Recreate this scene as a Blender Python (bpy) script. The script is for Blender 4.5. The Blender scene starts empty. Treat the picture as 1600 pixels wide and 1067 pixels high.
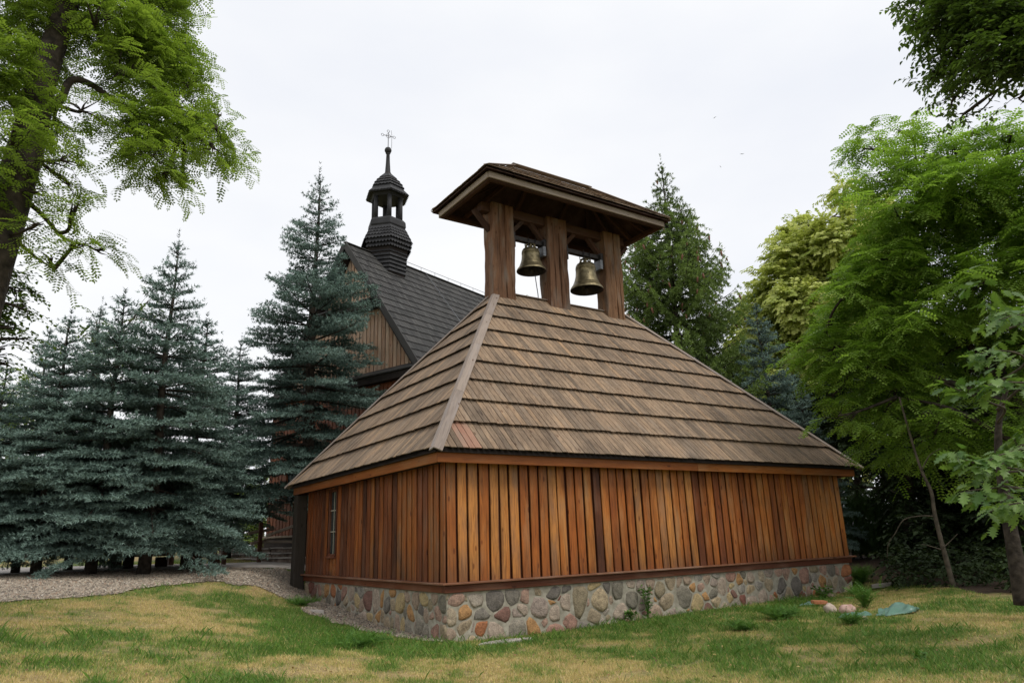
import bpy, bmesh, math, random
import numpy as np
from mathutils import Vector, Matrix, noise as mnoise

SC = bpy.context.scene
COL = SC.collection
rng = np.random.default_rng(7)
random.seed(7)

# ------------------------------------------------------------------ camera
CAM = np.array([-6.079, -11.446, 1.600])
YAW, PITCH, ROLL, FPX = 0.586824, 0.272438, -0.033206, 1108.1
FW = np.array([math.sin(YAW)*math.cos(PITCH), math.cos(YAW)*math.cos(PITCH), math.sin(PITCH)])
RT0 = np.array([math.cos(YAW), -math.sin(YAW), 0.0])
UP0 = np.cross(RT0, FW)
RT = RT0*math.cos(ROLL) + UP0*math.sin(ROLL)
UP = -RT0*math.sin(ROLL) + UP0*math.cos(ROLL)
cd = bpy.data.cameras.new('camera')
cam = bpy.data.objects.new('camera', cd)
COL.objects.link(cam)
cd.sensor_width = 36.0
cd.lens = FPX/1600*36
cd.clip_end = 2000
cam.matrix_world = Matrix(((RT[0], UP[0], -FW[0], CAM[0]), (RT[1], UP[1], -FW[1], CAM[1]), (RT[2], UP[2], -FW[2], CAM[2]), (0, 0, 0, 1)))
SC.camera = cam

def at(px, py, dist):
    """surveyed point: bearing read from the photo, with its real horizontal distance"""
    v = FW + RT*(px-800)/FPX + UP*(533.5-py)/FPX
    return CAM + v*dist/math.hypot(v[0], v[1])

# ------------------------------------------------------------------ sky, sun, exposure
SUN_EL, SUN_AZ = math.radians(56), math.radians(162)      # azimuth clockwise from +Y
world = bpy.data.worlds.new('World')
SC.world = world
world.use_nodes = True
nt = world.node_tree
nt.nodes.clear()
def N(nt, typ, **kw):
    n = nt.nodes.new(typ)
    for k, v in kw.items():
        if k.startswith('i_'):
            n.inputs[k[2:].replace('_', ' ')].default_value = v
        else:
            setattr(n, k, v)
    return n
wo = N(nt, 'ShaderNodeOutputWorld')
bg = N(nt, 'ShaderNodeBackground')
sky = N(nt, 'ShaderNodeTexSky', sky_type='NISHITA', sun_disc=False, sun_elevation=SUN_EL, sun_rotation=SUN_AZ, dust_density=2.0)
tc = N(nt, 'ShaderNodeTexCoord')
mp = N(nt, 'ShaderNodeMapping'); mp.inputs['Scale'].default_value = (1.0, 1.0, 2.6)
nz = N(nt, 'ShaderNodeTexNoise'); nz.inputs['Scale'].default_value = 1.7; nz.inputs['Detail'].default_value = 5; nz.inputs['Roughness'].default_value = .5
rp = N(nt, 'ShaderNodeValToRGB')
rp.color_ramp.elements[0].position = .3; rp.color_ramp.elements[0].color = (7.2, 7.4, 7.9, 1)
rp.color_ramp.elements[1].position = .62; rp.color_ramp.elements[1].color = (8.3, 8.35, 8.45, 1)
mx = N(nt, 'ShaderNodeMix', data_type='RGBA'); mx.inputs['Factor'].default_value = .94
nt.links.new(tc.outputs['Generated'], mp.inputs['Vector'])
nt.links.new(mp.outputs[0], nz.inputs['Vector'])
nt.links.new(nz.outputs['Fac'], rp.inputs['Fac'])
nt.links.new(sky.outputs[0], mx.inputs[6])
nt.links.new(rp.outputs[0], mx.inputs[7])
nt.links.new(mx.outputs[2], bg.inputs['Color'])
bg.inputs['Strength'].default_value = 0.102
nt.links.new(bg.outputs[0], wo.inputs['Surface'])
sl = bpy.data.lights.new('sun', 'SUN')
sl.energy = 1.5; sl.angle = math.radians(25); sl.color = (1, .96, .9)
so = bpy.data.objects.new('sun', sl)
COL.objects.link(so)
sd = Vector((math.sin(SUN_AZ)*math.cos(SUN_EL), math.cos(SUN_AZ)*math.cos(SUN_EL), math.sin(SUN_EL)))
so.rotation_euler = (-sd).to_track_quat('-Z', 'Y').to_euler()
so.location = (0, 0, 30)
SC.view_settings.view_transform = 'Standard'
SC.view_settings.look = 'None'
SC.view_settings.exposure = 0.30
SC.view_settings.gamma = 1.0
SC.view_settings.use_curve_mapping = False
SC.render.engine = 'CYCLES'
SC.cycles.max_bounces = 6
SC.cycles.diffuse_bounces = 3
SC.cycles.transmission_bounces = 3
SC.cycles.use_denoising = True

# ------------------------------------------------------------------ materials
def newmat(name):
    m = bpy.data.materials.new(name); m.use_nodes = True
    nt = m.node_tree; nt.nodes.clear()
    out = N(nt, 'ShaderNodeOutputMaterial'); b = N(nt, 'ShaderNodeBsdfPrincipled')
    b.inputs['Specular IOR Level'].default_value = .3
    nt.links.new(b.outputs[0], out.inputs[0])
    return m, nt, b, out
def ramp(nt, stops, interp='LINEAR'):
    r = N(nt, 'ShaderNodeValToRGB'); cr = r.color_ramp; cr.interpolation = interp
    while len(cr.elements) < len(stops): cr.elements.new(.5)
    for e, (p, c) in zip(cr.elements, stops):
        e.position = p; e.color = tuple(c) + ((1,) if len(c) == 3 else ())
    return r
def math_n(nt, op, a, b=None, clamp=False):
    n = N(nt, 'ShaderNodeMath', operation=op); n.use_clamp = clamp
    for i, v in enumerate((a, b)):
        if v is None: continue
        if isinstance(v, (int, float)): n.inputs[i].default_value = v
        else: nt.links.new(v, n.inputs[i])
    return n.outputs[0]
def mix(nt, f, a, b, blend='MIX'):
    n = N(nt, 'ShaderNodeMix', data_type='RGBA', blend_type=blend)
    for s, v in ((0, f), (6, a), (7, b)):
        if hasattr(v, 'links'): nt.links.new(v, n.inputs[s])
        elif isinstance(v, (int, float)): n.inputs[s].default_value = v
        else: n.inputs[s].default_value = tuple(v)+((1,) if len(v) == 3 else ())
    return n.outputs[2]
def piece_random(nt):
    oi = N(nt, 'ShaderNodeObjectInfo'); at_ = N(nt, 'ShaderNodeAttribute', attribute_name='rnd')
    s = math_n(nt, 'ADD', oi.outputs['Random'], at_.outputs['Fac'])
    return math_n(nt, 'FRACT', s)
def bump(nt, h, b, strength=.4, dist=.01):
    bn = N(nt, 'ShaderNodeBump'); bn.inputs['Strength'].default_value = strength; bn.inputs['Distance'].default_value = dist
    nt.links.new(h, bn.inputs['Height']); nt.links.new(bn.outputs[0], b.inputs['Normal'])

def wood(name, tones, grey=(.2, .17, .14), grey_amt=.3, rough=.75, grain=1.0, stain=None, knots=True, bumpd=.006, vary=.5, dirt_low=None, rspan=.8, blotch=0):
    """planed or weathered timber, grain along local Z; tones: ramp of the piece colour"""
    m, nt, b, out = newmat(name)
    tc = N(nt, 'ShaderNodeTexCoord'); r = piece_random(nt)
    off = N(nt, 'ShaderNodeCombineXYZ')
    nt.links.new(math_n(nt, 'MULTIPLY', r, 37.0), off.inputs[0]); nt.links.new(math_n(nt, 'MULTIPLY', r, 91.0), off.inputs[2])
    va = N(nt, 'ShaderNodeVectorMath', operation='ADD')
    nt.links.new(tc.outputs['Object'], va.inputs[0]); nt.links.new(off.outputs[0], va.inputs[1])
    mp = N(nt, 'ShaderNodeMapping'); mp.inputs['Scale'].default_value = (22*grain, 22*grain, 1.1*grain)
    nt.links.new(va.outputs[0], mp.inputs['Vector'])
    n1 = N(nt, 'ShaderNodeTexNoise'); n1.inputs['Scale'].default_value = 1.6; n1.inputs['Detail'].default_value = 7; n1.inputs['Distortion'].default_value = .9; n1.inputs['Roughness'].default_value = .62
    nt.links.new(mp.outputs[0], n1.inputs['Vector'])
    mp2 = N(nt, 'ShaderNodeMapping'); mp2.inputs['Scale'].default_value = (3, 3, .9)
    nt.links.new(va.outputs[0], mp2.inputs['Vector'])
    n2 = N(nt, 'ShaderNodeTexNoise'); n2.inputs['Scale'].default_value = 1.2; n2.inputs['Detail'].default_value = 4
    nt.links.new(mp2.outputs[0], n2.inputs['Vector'])
    piece = ramp(nt, tones); 
    pv = math_n(nt, 'ADD', math_n(nt, 'MULTIPLY', r, rspan), math_n(nt, 'MULTIPLY', math_n(nt, 'SUBTRACT', n2.outputs['Fac'], .4 if rspan > .7 else .18), 1.0), clamp=True)
    nt.links.new(pv, piece.inputs['Fac'])
    col = piece.outputs['Color']
    gr = ramp(nt, [(.30, (.38, .36, .36)), (.52, (1, 1, 1)), (.8, (1.25, 1.22, 1.15))])
    nt.links.new(n1.outputs['Fac'], gr.inputs['Fac'])
    col = mix(nt, vary, col, gr.outputs['Color'], 'MULTIPLY')
    # grey weathering
    gm = ramp(nt, [(.5, (0, 0, 0)), (.72, (1, 1, 1))])
    nt.links.new(n2.outputs['Fac'], gm.inputs['Fac'])
    col = mix(nt, math_n(nt, 'MULTIPLY', gm.outputs['Color'], grey_amt), col, grey)
    if knots:
        mk = N(nt, 'ShaderNodeMapping'); mk.inputs['Scale'].default_value = (7, 7, 2.6)
        nt.links.new(va.outputs[0], mk.inputs['Vector'])
        vo = N(nt, 'ShaderNodeTexVoronoi'); vo.inputs['Scale'].default_value = .8
        nt.links.new(mk.outputs[0], vo.inputs['Vector'])
        kr = ramp(nt, [(.0, (.2, .13, .1)), (.09, (.4, .28, .22)), (.14, (1, 1, 1))])
        nt.links.new(vo.outputs['Distance'], kr.inputs['Fac'])
        col = mix(nt, .8, col, kr.outputs['Color'], 'MULTIPLY')
    if dirt_low:
        sx = N(nt, 'ShaderNodeSeparateXYZ'); nt.links.new(tc.outputs['Object'], sx.inputs[0])
        d = math_n(nt, 'ADD', sx.outputs[2], math_n(nt, 'MULTIPLY', n1.outputs['Fac'], .5))
        dr = ramp(nt, [(dirt_low[0], (1, 1, 1)), (dirt_low[1], (0, 0, 0))]); nt.links.new(d, dr.inputs['Fac'])
        col = mix(nt, math_n(nt, 'MULTIPLY', dr.outputs['Color'], math_n(nt, 'MULTIPLY', n2.outputs['Fac'], 1.1)), col, dirt_low[2])
    if blotch:
        ge = N(nt, 'ShaderNodeNewGeometry'); nb = N(nt, 'ShaderNodeTexNoise'); nb.inputs['Scale'].default_value = .9; nb.inputs['Detail'].default_value = 6; nb.inputs['Roughness'].default_value = .65
        mb_ = N(nt, 'ShaderNodeMapping'); mb_.inputs['Scale'].default_value = (1.3, 1.3, .45); nt.links.new(ge.outputs['Position'], mb_.inputs['Vector']); nt.links.new(mb_.outputs[0], nb.inputs['Vector'])
        br = ramp(nt, [(.32, (.55, .54, .54)), (.5, (1, 1, 1)), (.7, (1.22, 1.17, 1.1))]); nt.links.new(nb.outputs['Fac'], br.inputs['Fac'])
        col = mix(nt, blotch, col, br.outputs[0], 'MULTIPLY')
    nt.links.new(col, b.inputs['Base Color'])
    b.inputs['Roughness'].default_value = rough
    bump(nt, n1.outputs['Fac'], b, .7, bumpd)
    return m

MAT = {}
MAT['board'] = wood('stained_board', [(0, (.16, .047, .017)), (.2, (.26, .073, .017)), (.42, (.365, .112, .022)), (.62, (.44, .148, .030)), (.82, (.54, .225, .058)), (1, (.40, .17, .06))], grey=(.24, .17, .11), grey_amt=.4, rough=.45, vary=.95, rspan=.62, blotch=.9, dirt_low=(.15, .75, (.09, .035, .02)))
MAT['board_side'] = wood('dark_stained_board', [(0, (.085, .03, .014)), (.2, (.15, .045, .015)), (.45, (.25, .07, .018)), (.7, (.32, .10, .022)), (.9, (.36, .135, .035)), (1, (.28, .12, .05))], grey=(.16, .12, .09), grey_amt=.5, rough=.5, vary=1.0, rspan=.75, blotch=.8, dirt_low=(.15, .95, (.07, .03, .02)))  # darker, redder stain for the left wall and a few front boards
MAT['under'] = wood('dark_red_board', [(0, (.07, .02, .01)), (1, (.13, .035, .014))], grey_amt=.1, rough=.6)
MAT['fascia'] = wood('orange_fascia', [(0, (.22, .062, .013)), (.5, (.32, .10, .02)), (1, (.40, .155, .038))], grey=(.3, .2, .12), grey_amt=.3, rough=.5, grain=.7)
MAT['ledge'] = wood('pale_ledge', [(0, (.20, .085, .045)), (1, (.30, .15, .085))], grey=(.33, .25, .2), grey_amt=.6, rough=.5)  # paler tones than the sill beam below it
MAT['trim'] = wood('brown_red_trim', [(0, (.10, .030, .014)), (1, (.18, .055, .022))], grey=(.25, .16, .11), grey_amt=.4, rough=.55)
MAT['shingle'] = wood('weathered_shingle', [(0, (.16, .12, .085)), (.25, (.215, .155, .105)), (.55, (.27, .19, .125)), (.8, (.31, .22, .145)), (1, (.36, .23, .13))], grey=(.20, .17, .14), grey_amt=.45, rough=.85, vary=.9, blotch=.85, bumpd=.004)
MAT['hip'] = wood('grey_hip_board', [(0, (.24, .195, .165)), (1, (.32, .26, .215))], grey=(.28, .25, .24), grey_amt=.6, rough=.85, vary=.5)
MAT['post'] = wood('old_post_timber', [(0, (.075, .038, .02)), (.5, (.16, .08, .042)), (1, (.25, .14, .07))], grey=(.17, .14, .115), grey_amt=.85, rough=.85, grain=.42, vary=1.0, bumpd=.045, blotch=.9)
MAT['beam'] = wood('dark_beam_timber', [(0, (.04, .02, .012)), (1, (.10, .045, .025))], grey=(.09, .07, .06), grey_amt=.4, rough=.85, grain=.6)
MAT['fascia_grey'] = wood('grey_fascia_board', [(0, (.25, .20, .16)), (1, (.36, .29, .22))], grey=(.3, .27, .24), grey_amt=.5, rough=.85)
MAT['darkpost'] = wood('black_brown_post', [(0, (.03, .025, .018)), (1, (.05, .04, .03))], grey=(.06, .055, .045), grey_amt=.5, rough=.8, grain=.6)
MAT['church_board'] = wood('pale_gable_board', [(0, (.46, .27, .17)), (.4, (.60, .40, .27)), (1, (.66, .49, .35))], grey=(.36, .31, .27), grey_amt=.5, rough=.8)
MAT['church_low'] = wood('red_church_board', [(0, (.15, .045, .018)), (1, (.28, .085, .028))], grey_amt=.2, rough=.6)
MAT['church_dark'] = wood('church_roof_shingle', [(0, (.030, .030, .029)), (.5, (.048, .047, .045)), (1, (.075, .072, .068))], grey=(.07, .072, .068), grey_amt=.5, rough=.8, vary=.5, knots=False)
MAT['turret'] = wood('turret_shingle', [(0, (.02, .02, .021)), (1, (.038, .038, .040))], grey=(.048, .048, .052), grey_amt=.4, rough=.65, vary=.4, knots=False)

def plain(name, col, rough=.6, metal=0, nscale=0, ncol=None, bmp=0):
    m, nt, b, out = newmat(name)
    b.inputs['Roughness'].default_value = rough; b.inputs['Metallic'].default_value = metal
    if nscale:
        tc = N(nt, 'ShaderNodeTexCoord'); n = N(nt, 'ShaderNodeTexNoise'); n.inputs['Scale'].default_value = nscale; n.inputs['Detail'].default_value = 8
        nt.links.new(tc.outputs['Object'], n.inputs['Vector'])
        r = ramp(nt, [(.35, col), (.65, ncol or col)]); nt.links.new(n.outputs['Fac'], r.inputs['Fac'])
        nt.links.new(r.outputs[0], b.inputs['Base Color'])
        if bmp: bump(nt, n.outputs['Fac'], b, .8, bmp)
    else:
        b.inputs['Base Color'].default_value = (*col, 1)
    return m
MAT['bronze'] = plain('bell_bronze', (.15, .125, .07), .45, .75, 9, (.29, .24, .14), .003)
MAT['iron'] = plain('dark_iron', (.035, .035, .037), .55, .6, 14, (.07, .06, .055))
MAT['steel'] = plain('grey_steel', (.18, .19, .2), .5, .7, 14, (.25, .25, .26))
MAT['mortar'] = plain('mortar', (.27, .245, .19), .9, 0, 7, (.42, .385, .31), .03)
MAT['glass'] = plain('dark_window_glass', (.03, .045, .045), .12, 0)
MAT['pale_paint'] = plain('pale_muntin', (.42, .38, .30), .6, 0)
MAT['bark'] = plain('bark', (.018, .014, .010), .95, 0, 9, (.06, .048, .036), .04)
MAT['bark_grey'] = plain('grey_bark', (.05, .042, .03), .95, 0, 7, (.11, .09, .065), .03)
MAT['dark_void'] = plain('near_black_board', (.025, .02, .018), .8, 0, 5, (.04, .03, .025))  # near-black tone for soffits, roof boarding, foundation and turret cores
MAT['sand_stone'] = plain('step_stone', (.30, .27, .24), .9, 0, 6, (.44, .40, .36), .02)
MAT['shaded_riser_stone'] = plain('shaded_riser_stone', (.09, .065, .05), .9, 0, 5, (.24, .19, .15), .03)  # darker than the treads: the risers' shade is put into this colour

def stone_mat():
    m, nt, b, out = newmat('field_stone')
    tc = N(nt, 'ShaderNodeTexCoord'); oi = N(nt, 'ShaderNodeObjectInfo')
    cols = [(.38, .31, .22), (.33, .265, .22), (.40, .32, .25), (.30, .275, .235), (.34, .27, .18), (.36, .15, .07), (.20, .18, .15), (.42, .33, .21), (.23, .10, .075), (.36, .27, .20), (.27, .24, .19), (.35, .28, .19), (.17, .15, .13), (.42, .235, .10), (.28, .23, .15), (.38, .25, .19), (.21, .115, .09), (.36, .31, .25), (.42, .32, .17), (.20, .18, .14), (.34, .20, .15), (.31, .245, .165)]
    r = ramp(nt, [(i/len(cols), c) for i, c in enumerate(cols)], 'CONSTANT')
    nt.links.new(oi.outputs['Random'], r.inputs['Fac'])
    n = N(nt, 'ShaderNodeTexNoise'); n.inputs['Scale'].default_value = 9; n.inputs['Detail'].default_value = 8; n.inputs['Roughness'].default_value = .7
    n2 = N(nt, 'ShaderNodeTexNoise'); n2.inputs['Scale'].default_value = 45; n2.inputs['Detail'].default_value = 3
    va = N(nt, 'ShaderNodeVectorMath', operation='ADD'); nt.links.new(tc.outputs['Object'], va.inputs[0]); nt.links.new(oi.outputs['Random'], va.inputs[1])
    nt.links.new(va.outputs[0], n.inputs['Vector']); nt.links.new(va.outputs[0], n2.inputs['Vector'])
    v = ramp(nt, [(.3, (.5, .48, .46)), (.5, (1, 1, 1)), (.7, (1.35, 1.3, 1.25))]); nt.links.new(n.outputs['Fac'], v.inputs['Fac'])
    c = mix(nt, .9, r.outputs[0], v.outputs[0], 'MULTIPLY')
    v2 = ramp(nt, [(.38, (.6, .6, .6)), (.55, (1.1, 1.1, 1.1))]); nt.links.new(n2.outputs['Fac'], v2.inputs['Fac'])
    c = mix(nt, .6, c, v2.outputs[0], 'MULTIPLY')
    nt.links.new(c, b.inputs['Base Color']); b.inputs['Roughness'].default_value = .85
    bump(nt, math_n(nt, 'ADD', n.outputs['Fac'], math_n(nt, 'MULTIPLY', n2.outputs['Fac'], .3)), b, .9, .03)
    return m
MAT['stone'] = stone_mat()

def leaf_mat(name, c_dark, c_light, trans=.3, rough=.5, tcol=None, big=0.0):
    m, nt, b, out = newmat(name)
    a = N(nt, 'ShaderNodeAttribute', attribute_name='rnd')
    oi = N(nt, 'ShaderNodeObjectInfo')
    f = math_n(nt, 'FRACT', math_n(nt, 'ADD', a.outputs['Fac'], math_n(nt, 'MULTIPLY', oi.outputs['Random'], big)))
    r = ramp(nt, [(0, c_dark), (1, c_light)]); nt.links.new(f, r.inputs['Fac'])
    nt.links.new(r.outputs[0], b.inputs['Base Color']); b.inputs['Roughness'].default_value = rough
    t = N(nt, 'ShaderNodeBsdfTranslucent')
    tcl = mix(nt, 1.0, r.outputs[0], tcol or (1.6, 1.7, .7), 'MULTIPLY')
    nt.links.new(tcl, t.inputs['Color'])
    ms = N(nt, 'ShaderNodeMixShader'); ms.inputs[0].default_value = trans
    nt.links.new(b.outputs[0], ms.inputs[1]); nt.links.new(t.outputs[0], ms.inputs[2]); nt.links.new(ms.outputs[0], out.inputs[0])
    return m
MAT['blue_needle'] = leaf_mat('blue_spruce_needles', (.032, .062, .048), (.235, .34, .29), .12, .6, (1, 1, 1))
MAT['green_needle'] = leaf_mat('green_spruce_needles', (.065, .105, .025), (.22, .31, .075), .22, .55, (1.2, 1.3, .8))
MAT['dark_needle'] = leaf_mat('dark_needles', (.018, .03, .018), (.035, .05, .03), .05, .7, (1, 1, 1))
MAT['robinia'] = leaf_mat('robinia_leaflets', (.12, .20, .032), (.28, .41, .08), .48, .45, (1.25, 1.4, .7), .45)
MAT['robinia_near'] = leaf_mat('robinia_leaflets_overhead', (.09, .145, .022), (.25, .34, .065), .5, .45, (1.3, 1.4, .7), .45)
MAT['linden'] = leaf_mat('linden_blossom_leaves', (.34, .41, .09), (.68, .70, .24), .42, .5, (1.1, 1.15, .8))
MAT['elm'] = leaf_mat('elm_leaves', (.045, .08, .02), (.12, .19, .045), .3, .5)
MAT['oak'] = leaf_mat('oak_leaves', (.07, .14, .035), (.17, .27, .07), .3, .4, None, 1.0)
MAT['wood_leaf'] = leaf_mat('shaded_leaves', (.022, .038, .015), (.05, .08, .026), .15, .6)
MAT['bright_leaf'] = leaf_mat('far_bright_leaves', (.09, .15, .03), (.24, .32, .08), .3, .5)
MAT['weed'] = leaf_mat('weed_leaves', (.05, .13, .02), (.12, .24, .04), .25, .5)
MAT['thuja'] = leaf_mat('thuja_sprays', (.035, .075, .018), (.07, .13, .035), .1, .6)
MAT['cone'] = plain('red_brown_cone', (.13, .055, .035), .6, 0, 30, (.22, .10, .06))

# ------------------------------------------------------------------ object helpers
def tag(o, label=None, cat=None, group=None, kind=None):
    if label: o['label'] = label
    if cat: o['category'] = cat
    if group: o['group'] = group
    if kind: o['kind'] = kind
    return o
def empty(name, loc=(0, 0, 0), **kw):
    o = bpy.data.objects.new(name, None); COL.objects.link(o); o.location = loc; o.empty_display_size = .2
    return tag(o, **kw)
def link(name, me, mat, parent=None, mtx=None):
    o = bpy.data.objects.new(name, me); COL.objects.link(o)
    if mat is not None and not len(me.materials): me.materials.append(mat)
    if parent is not None: o.parent = parent
    if mtx is not None: o.matrix_basis = mtx
    return o
def mesh(name, V, F, smooth=False, rnd=None):
    me = bpy.data.meshes.new(name)
    me.from_pydata([tuple(map(float, v)) for v in V], [], [tuple(map(int, f)) for f in F])
    if smooth: me.polygons.foreach_set('use_smooth', [True]*len(me.polygons))
    if rnd is not None:
        a = me.attributes.new('rnd', 'FLOAT', 'POINT'); a.data.foreach_set('value', np.asarray(rnd, np.float32))
    me.update()
    return me
def tri_mesh(name, V, F, rnd=None, smooth=False):
    V = np.ascontiguousarray(V, np.float32); F = np.ascontiguousarray(F, np.int32)
    me = bpy.data.meshes.new(name)
    me.vertices.add(len(V)); me.vertices.foreach_set('co', V.ravel())
    me.loops.add(F.size); me.loops.foreach_set('vertex_index', F.ravel())
    me.polygons.add(len(F)); me.polygons.foreach_set('loop_start', np.arange(0, F.size, 3, dtype=np.int32))
    if smooth: me.polygons.foreach_set('use_smooth', np.ones(len(F), bool))
    if rnd is not None:
        a = me.attributes.new('rnd', 'FLOAT', 'POINT'); a.data.foreach_set('value', np.ascontiguousarray(rnd, np.float32))
    me.update(calc_edges=True)
    return me
class MB:
    """collects solids into one mesh"""
    def __init__(s): s.V = []; s.F = []; s.R = []
    def add(s, V, F, r=None):
        b = len(s.V); s.V += [tuple(v) for v in V]; s.F += [tuple(i+b for i in f) for f in F]
        s.R += [random.random() if r is None else r]*len(V)
    def box(s, a, b, r=None):
        x0, y0, z0 = a; x1, y1, z1 = b
        s.add([(x0, y0, z0), (x1, y0, z0), (x1, y1, z0), (x0, y1, z0), (x0, y0, z1), (x1, y0, z1), (x1, y1, z1), (x0, y1, z1)],
              [(3, 2, 1, 0), (4, 5, 6, 7), (0, 1, 5, 4), (1, 2, 6, 5), (2, 3, 7, 6), (3, 0, 4, 7)], r)
    def bar(s, p, q, w, h, up=(0, 0, 1), r=None):
        p = Vector(p); q = Vector(q); d = (q-p).normalized(); u = Vector(up); sd = d.cross(u).normalized(); u = sd.cross(d)
        V = [pt+sd*a*w/2+u*b*h/2 for pt in (p, q) for a, b in ((-1, -1), (1, -1), (1, 1), (-1, 1))]
        s.add(V, [(0, 1, 2, 3), (7, 6, 5, 4), (0, 4, 5, 1), (1, 5, 6, 2), (2, 6, 7, 3), (3, 7, 4, 0)], r)
    def prism(s, poly, mtx, t, r=None):
        """poly in (u,v) plane, extruded along n by t (t=(n0,n1)); mtx maps (u,n,v)"""
        n = len(poly)
        V = [mtx @ Vector((u, t[0], v)) for u, v in poly]+[mtx @ Vector((u, t[1], v)) for u, v in poly]
        s.add(V, [tuple(range(n-1, -1, -1)), tuple(range(n, 2*n))]+[(i, (i+1) % n, (i+1) % n+n, i+n) for i in range(n)], r)
    def mesh(s, name, smooth=False): return mesh(name, s.V, s.F, smooth, s.R)
    def build(s, name, mat, parent=None, mtx=None, smooth=False, bevel=0):
        o = link(name, s.mesh(name, smooth), mat, parent, mtx)
        if bevel:
            bm = bmesh.new(); bm.from_mesh(o.data)
            bmesh.ops.bevel(bm, geom=bm.edges[:], offset=bevel, segments=1, affect='EDGES'); bm.to_mesh(o.data); bm.free()
        return o
def tube_geo(P, R, n=7):
    P = np.asarray(P, float); k = len(P)
    T = np.gradient(P, axis=0); T /= np.linalg.norm(T, axis=1)[:, None]+1e-9
    ref = np.array([0., 0, 1]) if abs(T[0][2]) < .9 else np.array([1., 0, 0])
    V = []
    for i in range(k):
        a = np.cross(T[i], ref); a /= np.linalg.norm(a)+1e-9; b = np.cross(T[i], a)
        for j in range(n):
            t = 2*math.pi*j/n; V.append(P[i]+(a*math.cos(t)+b*math.sin(t))*R[i])
    F = []
    for i in range(k-1):
        for j in range(n):
            j2 = (j+1) % n; a, b, c, d = i*n+j, i*n+j2, (i+1)*n+j2, (i+1)*n+j
            F += [(a, b, c), (a, c, d)]
    for j in range(1, n-1): F += [(0, j+1, j), ((k-1)*n, (k-1)*n+j, (k-1)*n+j+1)]
    return np.array(V), np.array(F)
class Tris:
    def __init__(s): s.V = []; s.F = []; s.R = []; s.n = 0
    def add(s, V, F, r=None):
        V = np.asarray(V, np.float32); F = np.asarray(F, np.int32)
        s.V.append(V); s.F.append(F+s.n)
        s.R.append(np.full(len(V), random.random() if r is None else r, np.float32) if r is None or np.isscalar(r) else np.asarray(r, np.float32))
        s.n += len(V)
    def tube(s, P, R, n=6): s.add(*tube_geo(P, R, n))
    def build(s, name, mat, parent=None, mtx=None, smooth=False):
        if not s.V: return None
        return link(name, tri_mesh(name, np.concatenate(s.V), np.concatenate(s.F), np.concatenate(s.R), smooth), mat, parent, mtx)
def smooth_path(P, k=6):
    P = np.asarray(P, float); Q = np.vstack([2*P[0]-P[1], P, 2*P[-1]-P[-2]]); out = []
    for i in range(1, len(Q)-2):
        for t in np.linspace(0, 1, k, endpoint=False):
            a, b, c, d = Q[i-1], Q[i], Q[i+1], Q[i+2]
            out.append(.5*((2*b)+(-a+c)*t+(2*a-5*b+4*c-d)*t*t+(-a+3*b-3*c+d)*t**3))
    out.append(P[-1]); return np.array(out)

# ------------------------------------------------------------------ ground heights
GP = np.array([(-6, -11.4, 0), (-6.2, -3, .32), (-4, -3.4, .2), (-1.8, -4.8, 0), (0, -7, 0), (0, 0, -.03), (4.4, 0, -.03), (8.4, 0, .02), (11.9, 0, .08),
    (0, 3.1, .03), (0, 4.9, .2), (0, 7.1, .33), (-.3, 8.4, .73), (-2.7, 8.3, 1.03), (-4.3, 8.5, 1.1), (-5.4, 9, 1.15), (-6.4, 3.5, .85), (-6.5, 7.5, 1.1),
    (-3.7, 5.9, .87), (-1.3, 7.5, .93), (-.2, 9.4, 1.0), (0, 12.8, 1.14), (-4.3, .9, .46), (-6.3, 0, .58), (-2.2, 1, .18), (5.9, -3.3, .08), (3.8, -6.5, .12),
    (7.7, -5.6, .28), (10, -3.4, .33), (13.5, .6, .5), (3, 14, 1.4), (-40, 0, 1), (-20, 40, 1.5), (20, 60, 1.5), (60, 0, .9), (20, -40, .1), (-20, -20, .3), (20, 10, .9), (6, 20, 1.5), (-12, 12, 1.2), (-6, 14, 1.2)])
def _k(r): return np.sqrt(r*r+.35)
_d = np.linalg.norm(GP[:, None, :2]-GP[None, :, :2], axis=2)
_w = np.linalg.solve(_k(_d)+np.eye(len(GP))*1e-3, GP[:, 2]-.5)
def gz(x, y):
    x = np.asarray(x, float); y = np.asarray(y, float); sh = x.shape; p = np.stack([x.ravel(), y.ravel()], 1)
    out = np.zeros(len(p))
    for i in range(len(GP)): out += _w[i]*_k(np.hypot(p[:, 0]-GP[i, 0], p[:, 1]-GP[i, 1]))
    return np.clip(out+.5, -.3, 2.2).reshape(sh)
def g1(x, y): return float(gz(np.array([x]), np.array([y]))[0])
_lat = rng.random((64, 64))
def vnoise(x, y, s):
    x = np.asarray(x)/s; y = np.asarray(y)/s; xi = np.floor(x).astype(int); yi = np.floor(y).astype(int); fx = x-xi; fy = y-yi
    fx = fx*fx*(3-2*fx); fy = fy*fy*(3-2*fy); L = lambda a, b: _lat[a % 64, b % 64]
    return (L(xi, yi)*(1-fx)+L(xi+1, yi)*fx)*(1-fy)+(L(xi, yi+1)*(1-fx)+L(xi+1, yi+1)*fx)*fy
def fbm(x, y, s): return (vnoise(x, y, s)+.5*vnoise(x+17.3, y+5.1, s*.48)+.3*vnoise(x+3.3, y+9.1, s*.23)+.15*vnoise(x, y, s*.11))/1.95
def inpoly(x, y, poly):
    x = np.asarray(x); y = np.asarray(y); c = np.zeros(x.shape, bool); n = len(poly)
    for i in range(n):
        x0, y0 = poly[i]; x1, y1 = poly[(i+1) % n]
        if y0 == y1: continue
        k = ((y0 > y) != (y1 > y)) & (x < (x1-x0)*(y-y0)/(y1-y0)+x0); c ^= k
    return c
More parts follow.
